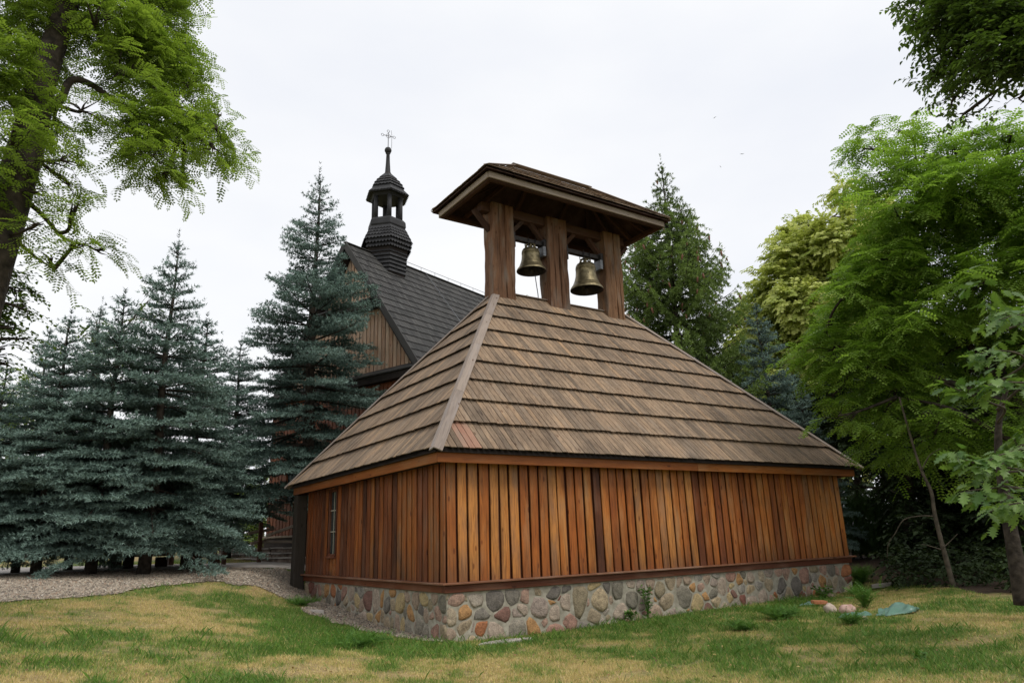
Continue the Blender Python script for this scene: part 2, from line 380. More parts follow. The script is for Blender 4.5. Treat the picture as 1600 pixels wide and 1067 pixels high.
GRAVEL = [(-30, -6), (-12, .6), (-8.2, 2.5), (-6.4, 3.6), (-5.0, 4.7), (-3.7, 5.9), (-2.4, 6.7), (-1.5, 6.6), (-1.05, 5.2), (-.85, 3.4), (-.65, 1.6), (-.3, .2), (.2, .2), (.2, 8.0), (.2, 9.6), (-3, 9.7), (-8, 9.9), (-30, 10)]
PAVE = [(-30, 10), (-8, 9.9), (-3, 9.7), (.2, 9.6), (4.2, 9.2), (5, 11), (3.0, 13.4), (-2, 13.2), (-8, 17), (-30, 17)]
BUILD = [(0, 0), (11.92, 0), (11.92, 7.79), (0, 7.79)]
def gravel_mask(x, y):
    xx = x+(vnoise(x, y, .5)-.5)*.5; yy = y+(vnoise(x+9, y+4, .5)-.5)*.5
    return inpoly(xx, yy, GRAVEL)
WOODL = [(7.6, -12), (8.0, -5.6), (9.6, -3.9), (12.2, -1.6), (13.2, 1.0), (14.0, 3), (20, 30), (60, 40), (60, -12)]
def dryness(x, y):
    d = .55*fbm(x, y, 1.5)+.45*fbm(x+40, y+3, .55)
    d = (d-.507)*4.2+.5+.55*(vnoise(x*1.0+3, y+8, .16)-.5)+.35*(vnoise(x+3, y+1, .07)-.5)
    lush = np.exp(-(((x+2.0)/1.0)**2+((y-2.2)/2.3)**2))*.8 + np.exp(-(((x-1.6)/5)**2+((y+.35)/.35)**2))*.35
    lush += np.exp(-(((x-7.5)/3.0)**2+((y+.8)/.6)**2))*.9+np.exp(-(((x-3.8)/1.6)**2+((y+1.3)/.9)**2))*.7
    lush += np.exp(-(((x+1.0)/.8)**2+((y+.4)/.9)**2))*1.0
    dry = np.exp(-(((x+.6)/2.2)**2+((y+2.9)/1.2)**2))*.8+np.exp(-(((x+3.6)/1.3)**2+((y+2.2)/1.5)**2))*.5
    return np.clip(d-lush*.75+dry*.45, 0, 1)

# ------------------------------------------------------------------ ground sheets
def ground_mat():
    m, nt, b, out = newmat('lawn_soil')
    geo = N(nt, 'ShaderNodeNewGeometry'); a = N(nt, 'ShaderNodeAttribute', attribute_name='dry'); w = N(nt, 'ShaderNodeAttribute', attribute_name='wood')
    n = N(nt, 'ShaderNodeTexNoise'); n.inputs['Scale'].default_value = 14; n.inputs['Detail'].default_value = 8; nt.links.new(geo.outputs['Position'], n.inputs['Vector'])
    n2 = N(nt, 'ShaderNodeTexNoise'); n2.inputs['Scale'].default_value = 60; n2.inputs['Detail'].default_value = 4; nt.links.new(geo.outputs['Position'], n2.inputs['Vector'])
    g = ramp(nt, [(.3, (.07, .11, .025)), (.7, (.15, .19, .05))]); nt.links.new(n.outputs['Fac'], g.inputs['Fac'])
    d = ramp(nt, [(.3, (.27, .19, .085)), (.7, (.46, .35, .16))]); nt.links.new(n.outputs['Fac'], d.inputs['Fac'])
    c = mix(nt, a.outputs['Fac'], g.outputs[0], d.outputs[0])
    s = ramp(nt, [(.35, (.5, .5, .5)), (.6, (1.1, 1.1, 1.1))]); nt.links.new(n2.outputs['Fac'], s.inputs['Fac'])
    c = mix(nt, .8, c, s.outputs[0], 'MULTIPLY')
    lit = ramp(nt, [(.4, (.035, .026, .018)), (.62, (.09, .055, .035))]); nt.links.new(n2.outputs['Fac'], lit.inputs['Fac'])
    c = mix(nt, w.outputs['Fac'], c, lit.outputs[0])
    nt.links.new(c, b.inputs['Base Color']); b.inputs['Roughness'].default_value = .95
    bump(nt, n2.outputs['Fac'], b, .6, .02)
    return m
def axis(c, fine, r, step, far):
    a = list(np.arange(c-r, c+r+1e-6, step)); x = c+r; s = step
    while x < far: s *= 1.25; x += s; a.append(x)
    x = c-r; s = step
    while x > -far: s *= 1.25; x -= s; a.insert(0, x)
    return np.array(a)
def sheet(name, xs, ys, mat, dz, keep=None, attrs=None, kind='structure', rough=0):
    X, Y = np.meshgrid(xs, ys, indexing='ij'); Z = gz(X, Y)+dz
    if rough: Z = Z+rough*(fbm(X, Y, .35)-.5)
    nx, ny = X.shape; idx = np.arange(nx*ny).reshape(nx, ny)
    a = idx[:-1, :-1].ravel(); b_ = idx[1:, :-1].ravel(); c = idx[1:, 1:].ravel(); d = idx[:-1, 1:].ravel()
    if keep is not None:
        cx = (X[:-1, :-1]+X[1:, 1:])/2; cy = (Y[:-1, :-1]+Y[1:, 1:])/2; k = keep(cx, cy).ravel(); a, b_, c, d = a[k], b_[k], c[k], d[k]
    F = np.concatenate([np.stack([a, b_, c], 1), np.stack([a, c, d], 1)])
    me = tri_mesh(name, np.stack([X.ravel(), Y.ravel(), Z.ravel()], 1), F, None, True)
    for k2, fn in (attrs or {}).items():
        at_ = me.attributes.new(k2, 'FLOAT', 'POINT'); at_.data.foreach_set('value', np.ascontiguousarray(fn(X.ravel(), Y.ravel()), np.float32))
    o = link(name, me, mat); o['kind'] = kind
    return o
def woodness(x, y):
    return inpoly(x+(vnoise(x, y, .8)-.5)*1.2, y+(vnoise(x+5, y, .8)-.5)*1.2, WOODL).astype(float)
ground = sheet('ground', axis(2, 0, 13, .17, 420), axis(0, 0, 13, .17, 420), ground_mat(), -.005, None, {'dry': dryness, 'wood': woodness})
MAT['gravelbase'] = plain('gravel_bed', (.13, .105, .08), .95, 0, 34, (.32, .27, .21), .03)
MAT['paving'] = plain('worn_paving', (.33, .30, .27), .9, 0, 3.5, (.46, .42, .38), .015)
gravel = sheet('gravel_bed', np.arange(-14, .4, .11), np.arange(-1, 10.2, .11), MAT['gravelbase'], .012, lambda x, y: gravel_mask(x, y))
pave = sheet('paved_yard', np.arange(-24, 5.2, .2), np.arange(9.0, 17.2, .2), MAT['paving'], .018, lambda x, y: inpoly(x, y, PAVE))
# loose pebbles, nobody could count them
def pebbles():
    n = 36000
    x = rng.uniform(-9.5, .1, n*2); y = rng.uniform(0, 10.0, n*2); k = gravel_mask(x, y); x, y = x[k][:n], y[k][:n]; n = len(x)
    oct_ = np.array([(1, 0, 0), (0, 1, 0), (-1, 0, 0), (0, -1, 0), (0, 0, .8), (0, 0, -.5)]); F = np.array([(0, 1, 4), (1, 2, 4), (2, 3, 4), (3, 0, 4)])
    s = rng.uniform(.010, .034, (n, 1, 1)); jit = rng.uniform(.6, 1.3, (n, 6, 3)); a = rng.uniform(0, 6.28, n)
    V = oct_[None]*s*jit; c, sn = np.cos(a)[:, None], np.sin(a)[:, None]
    V = np.stack([V[..., 0]*c-V[..., 1]*sn, V[..., 0]*sn+V[..., 1]*c, V[..., 2]], -1)
    V += np.stack([x, y, gz(x, y)+.016], 1)[:, None, :]
    Fa = (F[None]+(np.arange(n)*6)[:, None, None]).reshape(-1, 3)
    m, nt, b, out = newmat('pebble'); at_ = N(nt, 'ShaderNodeAttribute', attribute_name='rnd')
    r = ramp(nt, [(0, (.10, .08, .065)), (.35, (.28, .235, .18)), (.7, (.42, .36, .28)), (.9, (.28, .19, .13)), (1, (.55, .50, .42))]); nt.links.new(at_.outputs['Fac'], r.inputs['Fac']); nt.links.new(r.outputs[0], b.inputs['Base Color'])
    b.inputs['Roughness'].default_value = .85
    o = link('pebbles', tri_mesh('pebbles', V.reshape(-1, 3), Fa, np.repeat(rng.random(n), 6)), m)
    tag(o, 'loose light pebbles covering the bed under the spruces', 'gravel', kind='stuff')
pebbles()

# ------------------------------------------------------------------ belfry
L_, W_ = 11.92, 7.794
ZB = .75                       # underside of the sill beam
belfry = empty('belfry', (0, 0, 0), label='low timber bell house with plank walls, shingled hip roof and open bell turret', cat='bell house')
def frame(origin, u, n, v):
    return Matrix(((u[0], n[0], v[0], origin[0]), (u[1], n[1], v[1], origin[1]), (u[2], n[2], v[2], origin[2]), (0, 0, 0, 1)))
# plinth body + stones
def pack(wd, hd, size, seed, iters=1):
    r = np.random.default_rng(seed); n = int(wd*hd/(size*size)*1.1)
    p = r.uniform((0, 0), (wd, hd), (n, 2)); wt = (r.uniform(.2, 1.45, n)*size*.66)**2
    def cell(i):
        poly = [(0, 0), (wd, 0), (wd, hd), (0, hd)]
        d = np.linalg.norm(p-p[i], axis=1)
        for j in np.argsort(d)[1:22]:
            nx, ny = p[j]-p[i]; c = ((p[j]@p[j]-wt[j])-(p[i]@p[i]-wt[i]))/2
            out = []
            for k in range(len(poly)):
                a, b = poly[k], poly[(k+1) % len(poly)]; fa = a[0]*nx+a[1]*ny-c; fb = b[0]*nx+b[1]*ny-c
                if fa <= 0: out.append(a)
                if (fa < 0) != (fb < 0) and fa != fb:
                    t = fa/(fa-fb); out.append((a[0]+(b[0]-a[0])*t, a[1]+(b[1]-a[1])*t))
            poly = out
            if len(poly) < 3: return None
        return poly
    def area_c(poly):
        q = np.array(poly); x, y = q[:, 0], q[:, 1]; x2, y2 = np.roll(x, -1), np.roll(y, -1); cr = x*y2-x2*y; A = cr.sum()/2
        if abs(A) < 1e-5: return 0, q.mean(0)
        return A, np.array([((x+x2)*cr).sum(), ((y+y2)*cr).sum()])/(6*A)
    for _ in range(iters):
        for i in range(n):
            c = cell(i)
            if c: p[i] = p[i]*.4+area_c(c)[1]*.6
    out = []
    for i in range(n):
        c = cell(i)
        if not c: continue
        A, cc = area_c(c)
        if A > .006: out.append((cc, np.array(c), A))
    return out
def stone_mesh(cc, poly, A, r):
    g = .006+r.random()*.012
    q = poly-cc; rad = np.linalg.norm(q, axis=1); q = q*np.clip(1-g*1.25/np.maximum(rad, .03), .35, 1)[:, None]
    for _ in range(1):                                    # round the corners
        q = np.concatenate([[a*.87+b*.13, a*.13+b*.87] for a, b in zip(q, np.roll(q, -1, 0))])
    k = 12; cum = np.r_[0, np.cumsum(np.linalg.norm(np.roll(q, -1, 0)-q, axis=1))]
    t = np.linspace(0, cum[-1], k, endpoint=False); qq = np.vstack([q, q[:1]])
    ring = np.stack([np.interp(t, cum, qq[:, 0]), np.interp(t, cum, qq[:, 1])], 1)
    ring *= (1+r.uniform(-.06, .06, k))[:, None]
    s = math.sqrt(A); d = s*(.03+.05*r.random()); V = []; tilt = r.uniform(-.12, .12, 2)
    for sc, dep in ((1.0, .03), (.95, -d*.45), (.68, -d)):
        for a in ring*(1+r.uniform(-.07, .07, k))[:, None]: V.append((a[0]*sc, dep+(a@tilt if dep < 0 else 0)+r.uniform(-.1, .1)*d*(dep < 0), a[1]*sc))
    V.append((0, -d*1.12, 0))
    F = []
    for j in range(2):
        for i in range(k): F.append((j*k+i, j*k+(i+1) % k, (j+1)*k+(i+1) % k, (j+1)*k+i))
    for i in range(k): F.append((2*k+i, 2*k+(i+1) % k, 3*k))
    return V, F
core = MB(); core.box((.02, .02, -.4), (L_-.02, W_-.02, ZB-.002))
plinth = core.build('plinth', MAT['mortar'], belfry)
rs = np.random.default_rng(5)
def lay_stones(wd, hd, size, seed, mtx):
    for cc, poly, A in pack(wd, hd, size, seed):
        V, F = stone_mesh(cc, poly, A, rs)
        link('stone', mesh('stone', V, F, True), MAT['stone'], plinth, mtx @ Matrix.Translation((cc[0], 0, cc[1])))
lay_stones(L_-.02, .97, .265, 3, frame((.01, .02, -.23), (1, 0, 0), (0, 1, 0), (0, 0, 1)))
lay_stones(W_-.02, .97, .27, 8, frame((.02, W_-.01, -.23), (0, -1, 0), (1, 0, 0), (0, 0, 1)))
# sill beam and ledge
sb = MB()
sb.box((-.035, -.035, ZB), (L_+.035, .10, ZB+.13)); sb.box((-.035, .102, ZB), (.10, W_+.035, ZB+.13)); sb.box((L_-.1, .102, ZB), (L_+.035, W_+.035, ZB+.13)); sb.box((.102, W_-.1, ZB), (L_-.102, W_+.035, ZB+.13))
def long_grain(name, p, q, w, h, mat, parent, up=(0, 0, 1), bevel=.008, label=None):
    """a timber from p to q whose local Z runs along its grain"""
    p = Vector(p); q = Vector(q); d = q-p; L = d.length; z = d.normalized(); u = Vector(up); x = u.cross(z).normalized(); y = z.cross(x)
    m = MB(); m.box((-w/2, -h/2, -L/2), (w/2, h/2, L/2))
    c = (p+q)/2
    M = Matrix(((x[0], y[0], z[0], c[0]), (x[1], y[1], z[1], c[1]), (x[2], y[2], z[2], c[2]), (0, 0, 0, 1)))
    o = m.build(name, mat, parent, M, bevel=bevel)
    if label: o['label'] = label
    return o
T = MAT['trim']
long_grain('sill_beam', (-.036, .03, ZB+.066), (L_+.036, .03, ZB+.066), .13, .128, T, belfry)
long_grain('sill_beam', (.03, .097, ZB+.066), (.03, W_+.035, ZB+.066), .13, .128, T, belfry)
long_grain('sill_beam', (L_-.03, .097, ZB+.066), (L_-.03, W_+.035, ZB+.066), .13, .128, T, belfry)
long_grain('drip_ledge', (-.115, -.035, ZB+.152), (L_+.15, -.035, ZB+.152), .16, .036, MAT['ledge'], belfry)
long_grain('drip_ledge', (-.035, .047, ZB+.152), (-.035, W_+.04, ZB+.152), .16, .036, MAT['ledge'], belfry)
long_grain('drip_ledge', (L_+.02, .047, ZB+.152), (L_+.02, W_+.04, ZB+.152), .13, .036, MAT['ledge'], belfry)
# walls: inner boards (dark) and outer boards
ZW0, ZW1 = ZB+.172, 2.985
inner = MB()
inner.box((.05, .05, ZW0-.1), (L_-.05, W_-.05, ZW1))
inner.build('inner_boarding', MAT['under'], belfry)
def board_variant(k, w, h):
    r = random.Random(k); nseg = 5; prof = [(-w/2, .0), (-w/2+.004, -.019), (-w*.25, -.023-.003*r.random()), (w*.25, -.023-.003*r.random()), (w/2-.004, -.019), (w/2, .0)]
    V = []; F = []; ph = r.random()*6; amp = .003+.004*r.random()
    for i in range(nseg+1):
        z = h*i/nseg; dx = amp*math.sin(ph+z*1.7); dw = 1+.03*math.sin(ph*2+z*2.3)
        for x, y in prof: V.append((x*dw+dx, y, z))
    n = len(prof)
    for i in range(nseg):
        for j in range(n-1): F.append((i*n+j, i*n+j+1, (i+1)*n+j+1, (i+1)*n+j))
        F.append((i*n+n-1, i*n, (i+1)*n, (i+1)*n+n-1))
    F.append(tuple(range(n-1, -1, -1))); F.append(tuple(nseg*n+j for j in range(n)))
    return mesh('wall_board', V, F)
BH = ZW1-ZW0
variants = [board_variant(k, .183, BH) for k in range(6)]
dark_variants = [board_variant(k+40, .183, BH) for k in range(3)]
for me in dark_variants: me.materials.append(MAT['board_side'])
def wall_boards(length, mtx, skip=None, pitch=.2235, seed=1, bmat='board', vs=None):
    vs = vs or variants
    r = random.Random(seed); n = int(length/pitch); pitch = length/n
    for i in range(n):
        u = (i+.5)*pitch
        lo, hi = ZW0, ZW1
        if skip and skip[0] < u+.08 and u-.08 < skip[1]:
            sp = [(ZW0, skip[2]), (skip[3], ZW1)]
        else: sp = [(ZW0, ZW1)]
        for a, b in sp:
            if b-a < .03: continue
            me = vs[r.randrange(6)]
            wv = r.uniform(.92, 1.07)
            M = mtx @ Matrix.Translation((u+r.uniform(-.006, .006), r.uniform(-.006, .004), a)) @ Matrix.Rotation(r.uniform(-.002, .002), 4, 'Y') @ Matrix.Diagonal((wv, 1, (b-a)/BH, 1))
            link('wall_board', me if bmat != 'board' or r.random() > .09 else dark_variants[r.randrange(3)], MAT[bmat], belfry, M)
            if r.random() < .97:   # the narrow dark board seen in the gap
                pass
wall_boards(L_, frame((0, .012, 0), (1, 0, 0), (0, 1, 0), (0, 0, 1)), seed=4)
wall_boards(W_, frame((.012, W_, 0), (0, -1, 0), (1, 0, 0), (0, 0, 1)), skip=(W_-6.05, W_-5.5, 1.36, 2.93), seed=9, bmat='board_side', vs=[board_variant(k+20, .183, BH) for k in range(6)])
wall_boards(W_, frame((L_-.012, 0, 0), (0, 1, 0), (-1, 0, 0), (0, 0, 1)), seed=11)
wall_boards(L_, frame((L_, W_-.012, 0), (-1, 0, 0), (0, -1, 0), (0, 0, 1)), seed=12)
# window on the left wall
wm = MB(); 
y0, y1, z0, z1 = 5.505, 6.045, 1.372, 2.92
for a, b in (((-.030, y0, z0), (.03, y0+.045, z1)), ((-.030, y1-.045, z0), (.03, y1, z1)), ((-.028, y0+.047, z0), (.03, y1-.047, z0+.045)), ((-.028, y0+.047, z1-.045), (.03, y1-.047, z1))): wm.box(a, b)
win = wm.build('window', MAT['trim'], belfry, bevel=.004)
g = MB(); g.box((.024, y0+.03, z0+.03), (.030, y1-.03, z1-.03)); g.build('pane', MAT['glass'], win)
mm = MB()
for z in (1.93, 2.43): mm.box((.004, y0+.047, z-.011), (.022, y1-.047, z+.011))
mm.box((.006, (y0+y1)/2-.009, z0+.047), (.020, (y0+y1)/2+.009, z1-.047)); mm.build('muntin', MAT['pale_paint'], win)
sl_ = MB(); sl_.box((-.075, y0-.035, z0-.055), (.0, y1+.04, z0-.002)); sl_.build('sill', MAT['trim'], win, bevel=.005)
# corner post and door shelter board at the back left corner
long_grain('corner_post', (-.15, W_+.17, .5), (-.15, W_+.17, 2.94), .29, .29, MAT['darkpost'], belfry, up=(1, 0, 0), bevel=.02)
# eaves: fascia + soffit
E0 = .318
fz0, fz1 = 2.95, 3.135
long_grain('fascia', (-E0, -E0+.02, (fz0+fz1)/2), (6.2, -E0+.02, (fz0+fz1)/2), .185, .04, MAT['fascia'], belfry, up=(0, 1, 0), bevel=.004).rotation_euler
long_grain('fascia', (6.203, -E0+.022, (fz0+fz1)/2), (L_+E0, -E0+.022, (fz0+fz1)/2-.002), .185, .04, MAT['fascia'], belfry, up=(0, 1, 0), bevel=.004)
long_grain('fascia', (-E0+.02, -E0+.042, (fz0+fz1)/2), (-E0+.02, 3.7, (fz0+fz1)/2), .185, .04, MAT['fascia'], belfry, up=(1, 0, 0), bevel=.004)
long_grain('fascia', (-E0+.023, 3.703, (fz0+fz1)/2-.004), (-E0+.023, W_+E0, (fz0+fz1)/2-.004), .185, .04, MAT['fascia'], belfry, up=(1, 0, 0), bevel=.004)
long_grain('fascia', (L_+E0-.02, -E0+.045, (fz0+fz1)/2), (L_+E0-.02, W_+E0, (fz0+fz1)/2), .185, .04, MAT['fascia'], belfry, up=(1, 0, 0), bevel=.004)
long_grain('fascia', (-E0+.045, W_+E0-.02, (fz0+fz1)/2), (L_+E0-.045, W_+E0-.02, (fz0+fz1)/2), .185, .04, MAT['fascia'], belfry, up=(0, 1, 0), bevel=.004)
so_ = MB(); so_.box((-E0+.041, -E0+.041, 2.988), (L_+E0-.041, W_+E0-.041, 3.01)); so_.build('soffit', MAT['dark_void'], belfry)

# hip roof
ER, ZE, ZR, XP = .40, 3.17, 8.06, 3.65
X0, X1, Y0, Y1 = -ER, L_+ER, -ER, W_+ER
RX0, RX1, RY = XP, L_-XP+.0, W_/2
rk = MB(); d = .05
V = [(X0, Y0, ZE-d), (X1, Y0, ZE-d), (X1, Y1, ZE-d), (X0, Y1, ZE-d), (RX0, RY, ZR-d), (RX1, RY, ZR-d)]
rk.add(V, [(0, 1, 5, 4), (1, 2, 5), (2, 3, 4, 5), (3, 0, 4), (3, 2, 1, 0)])
rk.build('roof_boarding', MAT['dark_void'], belfry)
def clip(poly, f):
    out = []
    for k in range(len(poly)):
        a, b = poly[k], poly[(k+1) % len(poly)]; fa, fb = f(a), f(b)
        if fa >= 0: out.append(a)
        if (fa < 0) != (fb < 0): t = fa/(fa-fb); out.append((a[0]+(b[0]-a[0])*t, a[1]+(b[1]-a[1])*t))
    return out
def slope_frame(A, B, P):
    A = Vector(A); u = (Vector(B)-A).normalized(); v = Vector(P)-A; v -= u*v.dot(u); H = v.length; v.normalize(); n = u.cross(v)
    return frame(A, u, -n, v), H      # +n axis points into the roof
def roof_slope(A, B, TL, TR, courses, wsh, mat, parent, indiv, seed, thick=.015, lift=.070, limit=None, over=.06, name='shingle'):
    """courses of long plank shingles; pieces nearest the visitor single, the rest one mesh"""
    r = random.Random(seed); M, H = slope_frame(A, B, TL); Mi = M.inverted()
    bl = (Mi @ Vector(B))[0]; tl = (Mi @ Vector(TL))[0]; tr = (Mi @ Vector(TR))[0]
    fl = lambda p: p[0]-tl*p[1]/H
    fr = lambda p: (bl+(tr-bl)*p[1]/H)-p[0]
    pieces = []
    for c in range(courses):
        v0 = H*c/courses-(.03 if c == 0 else 0); v1 = H*(c+1)/courses; u = -wsh*r.random()
        while u < bl:
            w = wsh*r.uniform(.86, 1.14); e = r.uniform(-.010, .010)
            gp = .0065 if parent is belfry else .004; q = [(u+gp, v0+e), (u+w-gp, v0+e), (u+w-gp, v1+over), (u+gp, v1+over)]
            q = clip(clip(clip(q, fl), fr), lambda p: H-p[1])
            u += w
            if len(q) >= 3:
                ar = abs(sum(q[i][0]*q[(i+1) % len(q)][1]-q[(i+1) % len(q)][0]*q[i][1] for i in range(len(q))))/2
                if ar > .0015: pieces.append((q, v0, c, r.uniform(-.004, .004)))
    def solid(mb, q, v0, lf, off=(0, 0)):
        n = len(q); lenv = H/courses
        y = lambda v, t: -(t+(lift+lf)*(1-(v-v0)/(lenv+over)))
        Vv = [(a-off[0], y(v, 0), v-off[1]) for a, v in q]+[(a-off[0], y(v, thick), v-off[1]) for a, v in q]
        mb.add(Vv, [tuple(range(n)), tuple(range(2*n-1, n-1, -1))]+[(i, i+n, (i+1) % n+n, (i+1) % n) for i in range(n)])
    rest = MB()
    camp = Vector(CAM)
    if indiv:
        pieces.sort(key=lambda t: ((M @ Vector((t[0][0][0], 0, t[0][0][1])))-camp).length)
    for i, (q, v0, c, lf) in enumerate(pieces):
        if i < indiv:
            o0 = (sum(p[0] for p in q)/len(q), v0); mb = MB(); solid(mb, q, v0, lf, o0)
            me = mb.mesh(name); a = me.attributes['rnd'] if 'rnd' in me.attributes else None
            if a: me.attributes.remove(a)
            pink = parent is belfry and seed == 21 and c == 0 and .52 < o0[0] < .86
            oo = link(name, me, MAT['pink_wood'] if pink else mat, parent, M @ Matrix.Translation((o0[0], 0, o0[1])))
            if pink: oo['label'] = 'pinkish replaced shingle'
        else: solid(rest, q, v0, lf)
    if rest.V:
        o = rest.build(name+'_field', mat, parent, M); o['kind'] = 'stuff'
    return M, H
MAT['pink_wood'] = wood('pinkish_shingle', [(0, (.30, .15, .10)), (1, (.33, .19, .13))], grey=(.22, .17, .13), grey_amt=.7, rough=.85)
SH = MAT['shingle']
A, B, C_, D_ = (X0, Y0, ZE), (X1, Y0, ZE), (X1, Y1, ZE), (X0, Y1, ZE); PL, PR = (RX0, RY, ZR), (RX1, RY, ZR)
roof_slope(A, B, PL, PR, 9, .138, SH, belfry, 210, 21)
roof_slope(D_, A, PL, PL, 9, .138, SH, belfry, 85, 22)
roof_slope(C_, D_, PR, PL, 9, .15, SH, belfry, 0, 23)
roof_slope(B, C_, PR, PR, 9, .15, SH, belfry, 0, 24)
def hip(a, b, n1, n2, w=.175, w2=.13):
    """two boards folded over a hip from a (eave) to b (apex); n1, n2 = slope frames"""
    a = Vector(a); b = Vector(b); z = (b-a).normalized(); Lh = (b-a).length
    for sl, ww, lf in ((n1, w, .075), (n2, w2, .078)):
        nn = -Vector((sl[0][1], sl[1][1], sl[2][1])).normalized(); s = nn.cross(z).normalized()
        uu = Vector((sl[0][0], sl[1][0], sl[2][0]))
        # point across the slope, away from the hip
        mid = Vector(((X0+X1)/2, (Y0+Y1)/2, a.z)); 
        if s.dot(Vector((sl[0][3], sl[1][3], sl[2][3]))+Vector((sl[0][0], sl[1][0], sl[2][0]))*6-a) < 0 and True: pass
        yield nn, s, z, Lh, ww, lf
def hip_boards(a, b, slopes):
    a = Vector(a); b = Vector(b); z = (b-a).normalized(); Lh = (b-a).length
    for M, interior, ww, lf in slopes:
        nn = -Vector((M[0][1], M[1][1], M[2][1])).normalized(); s = nn.cross(z).normalized()
        if s.dot(Vector(interior)-a) < 0: s = -s
        cuts = [0, .26, .55, .78, 1.0]
        for i in range(4):
            p = a+z*(Lh*cuts[i]-(.10 if i == 0 else 0)); q = a+z*(Lh*cuts[i+1]-.004)
            c = (p+q)/2+s*(ww/2-.045)+nn*lf; x = s; y = nn; zz = z
            if x.cross(y).dot(zz) < 0: x = -x
            Mx = Matrix(((x[0], y[0], zz[0], c[0]), (x[1], y[1], zz[1], c[1]), (x[2], y[2], zz[2], c[2]), (0, 0, 0, 1)))
            mb = MB(); l = (q-p).length; mb.box((-ww/2, -.012, -l/2), (ww/2, .012, l/2)); mb.build('hip_board', MAT['hip'], belfry, Mx, bevel=.003)
MF, _ = slope_frame(A, B, PL); ML, _ = slope_frame(D_, A, PL); MBk, _ = slope_frame(C_, D_, PR); MR, _ = slope_frame(B, C_, PR)
cF, cL, cB, cR = (6, 1, 4), (1, 3.9, 4), (6, 7, 4), (11, 3.9, 4)
hip_boards(A, PL, [(MF, cF, .165, .078), (ML, cL, .10, .072)])
hip_boards(B, PR, [(MF, cF, .13, .078), (MR, cR, .16, .072)])
hip_boards(D_, PL, [(ML, cL, .13, .078), (MBk, cB, .16, .072)])
hip_boards(C_, PR, [(MBk, cB, .15, .078), (MR, cR, .15, .072)])
ridge = long_grain('ridge_board', (RX0-.1, RY, ZR+.045), (RX1+.1, RY, ZR+.045), .14, .03, MAT['hip'], belfry, up=(0, 0, 1))

# ------------------------------------------------------------------ bell turret on the ridge
ZT = 10.84
def post(x0, x1, seed):
    """heavy hewn post with checks, rising from the ridge"""
    r = random.Random(seed); yc = RY; w, dpt = x1-x0, .50; z0, z1 = 7.35, 10.62; ns = 16; V = []; F = []
    # cross-section with a narrow check on the front
    prof = [(-w/2, -dpt/2+.02), (-w/2+.02, -dpt/2), (-.24*w, -dpt/2-.006), (-.22*w, -dpt/2+.03), (-.20*w, -dpt/2), (.04*w, -dpt/2-.004), (.07*w, -dpt/2+.07), (.10*w, -dpt/2-.002), (.30*w, -dpt/2), (.32*w, -dpt/2+.025), (.34*w, -dpt/2), (w/2-.02, -dpt/2), (w/2, -dpt/2+.02), (w/2, dpt/2-.02), (w/2-.02, dpt/2), (-w/2+.02, dpt/2), (-w/2, dpt/2-.02)]
    for i in range(ns):
        t = i/(ns-1); z = z0+(z1-z0)*t
        for k, (x, y) in enumerate(prof):
            a = .018*math.sin(seed*3+k*1.7+z*2.1)+.010*math.sin(z*7+k*2)
            V.append((x+a, y+.01*math.sin(seed+k*2.3+z*1.9), z-z0))
    n = len(prof)
    for i in range(ns-1):
        for j in range(n): F.append((i*n+j, i*n+(j+1) % n, (i+1)*n+(j+1) % n, (i+1)*n+j))
    F.append(tuple(range(n-1, -1, -1))); F.append(tuple((ns-1)*n+j for j in range(n)))
    return link('post', mesh('post', V, F), MAT['post'], belfry, Matrix.Translation(((x0+x1)/2, yc, z0)))
PX = [(3.46, 4.15), (5.33, 6.01), (7.45, 8.10)]
for i, (a, b) in enumerate(PX): post(a, b, i+2)
BM = MAT['beam']
TC = (5.78, RY)                    # turret roof centre
TA, TB = 3.27, 1.52
# plates along the ridge and crossbeams over each post
long_grain('top_beam', (TC[0]-2.6, RY, 10.49), (TC[0]+2.6, RY, 10.49), .24, .26, BM, belfry)
for (a, b) in PX:
    xc = (a+b)/2
for x, s in ((PX[0][0], -1), (PX[2][1], 1), (PX[0][1], 1), (PX[1][0], -1), (PX[1][1], 1), (PX[2][0], -1)):
    long_grain('brace', (x-s*.04, RY, 9.85), (x+s*.46, RY, 10.38), .12, .14, BM, belfry, up=(0, 1, 0))
# fascia frame
fz = 10.70; fi = .14
for s in (-1, 1):
    long_grain('turret_fascia', (TC[0]-TA+fi, RY+s*(TB-fi), fz), (TC[0]+TA-fi, RY+s*(TB-fi), fz), .05, .17, MAT['fascia_grey'], belfry)
    long_grain('turret_fascia', (TC[0]+s*(TA-fi), RY-TB+fi+.026, fz-.001), (TC[0]+s*(TA-fi), RY+TB-fi-.026, fz-.001), .05, .17, MAT['fascia_grey'], belfry)
    long_grain('eave_beam', (TC[0]-TA+fi+.03, RY+s*(TB-fi-.10), fz-.05), (TC[0]+TA-fi-.03, RY+s*(TB-fi-.10), fz-.05), .12, .13, BM, belfry)
    long_grain('eave_beam', (TC[0]+s*(TA-fi-.10), RY-TB+fi+.17, fz-.052), (TC[0]+s*(TA-fi-.10), RY+TB-fi-.17, fz-.052), .12, .13, BM, belfry)
# rafters
for k in range(4):
    x = TC[0]-2.4+k*1.6
    for s in (-1, 1):
        xi = min(max(x, TC[0]-1.36), TC[0]+1.36)
        long_grain('rafter', (x, RY+s*1.36, 10.68), (xi, RY+s*.06, 11.78), .09, .11, BM, belfry, bevel=.004)
for k in range(3):
    y = RY-.7+k*.7
    for s in (-1, 1):
        long_grain('rafter', (TC[0]+s*3.05, y, 10.70), (TC[0]+s*1.5, RY+(y-RY)*.2, 11.76), .09, .11, BM, belfry, bevel=.004)
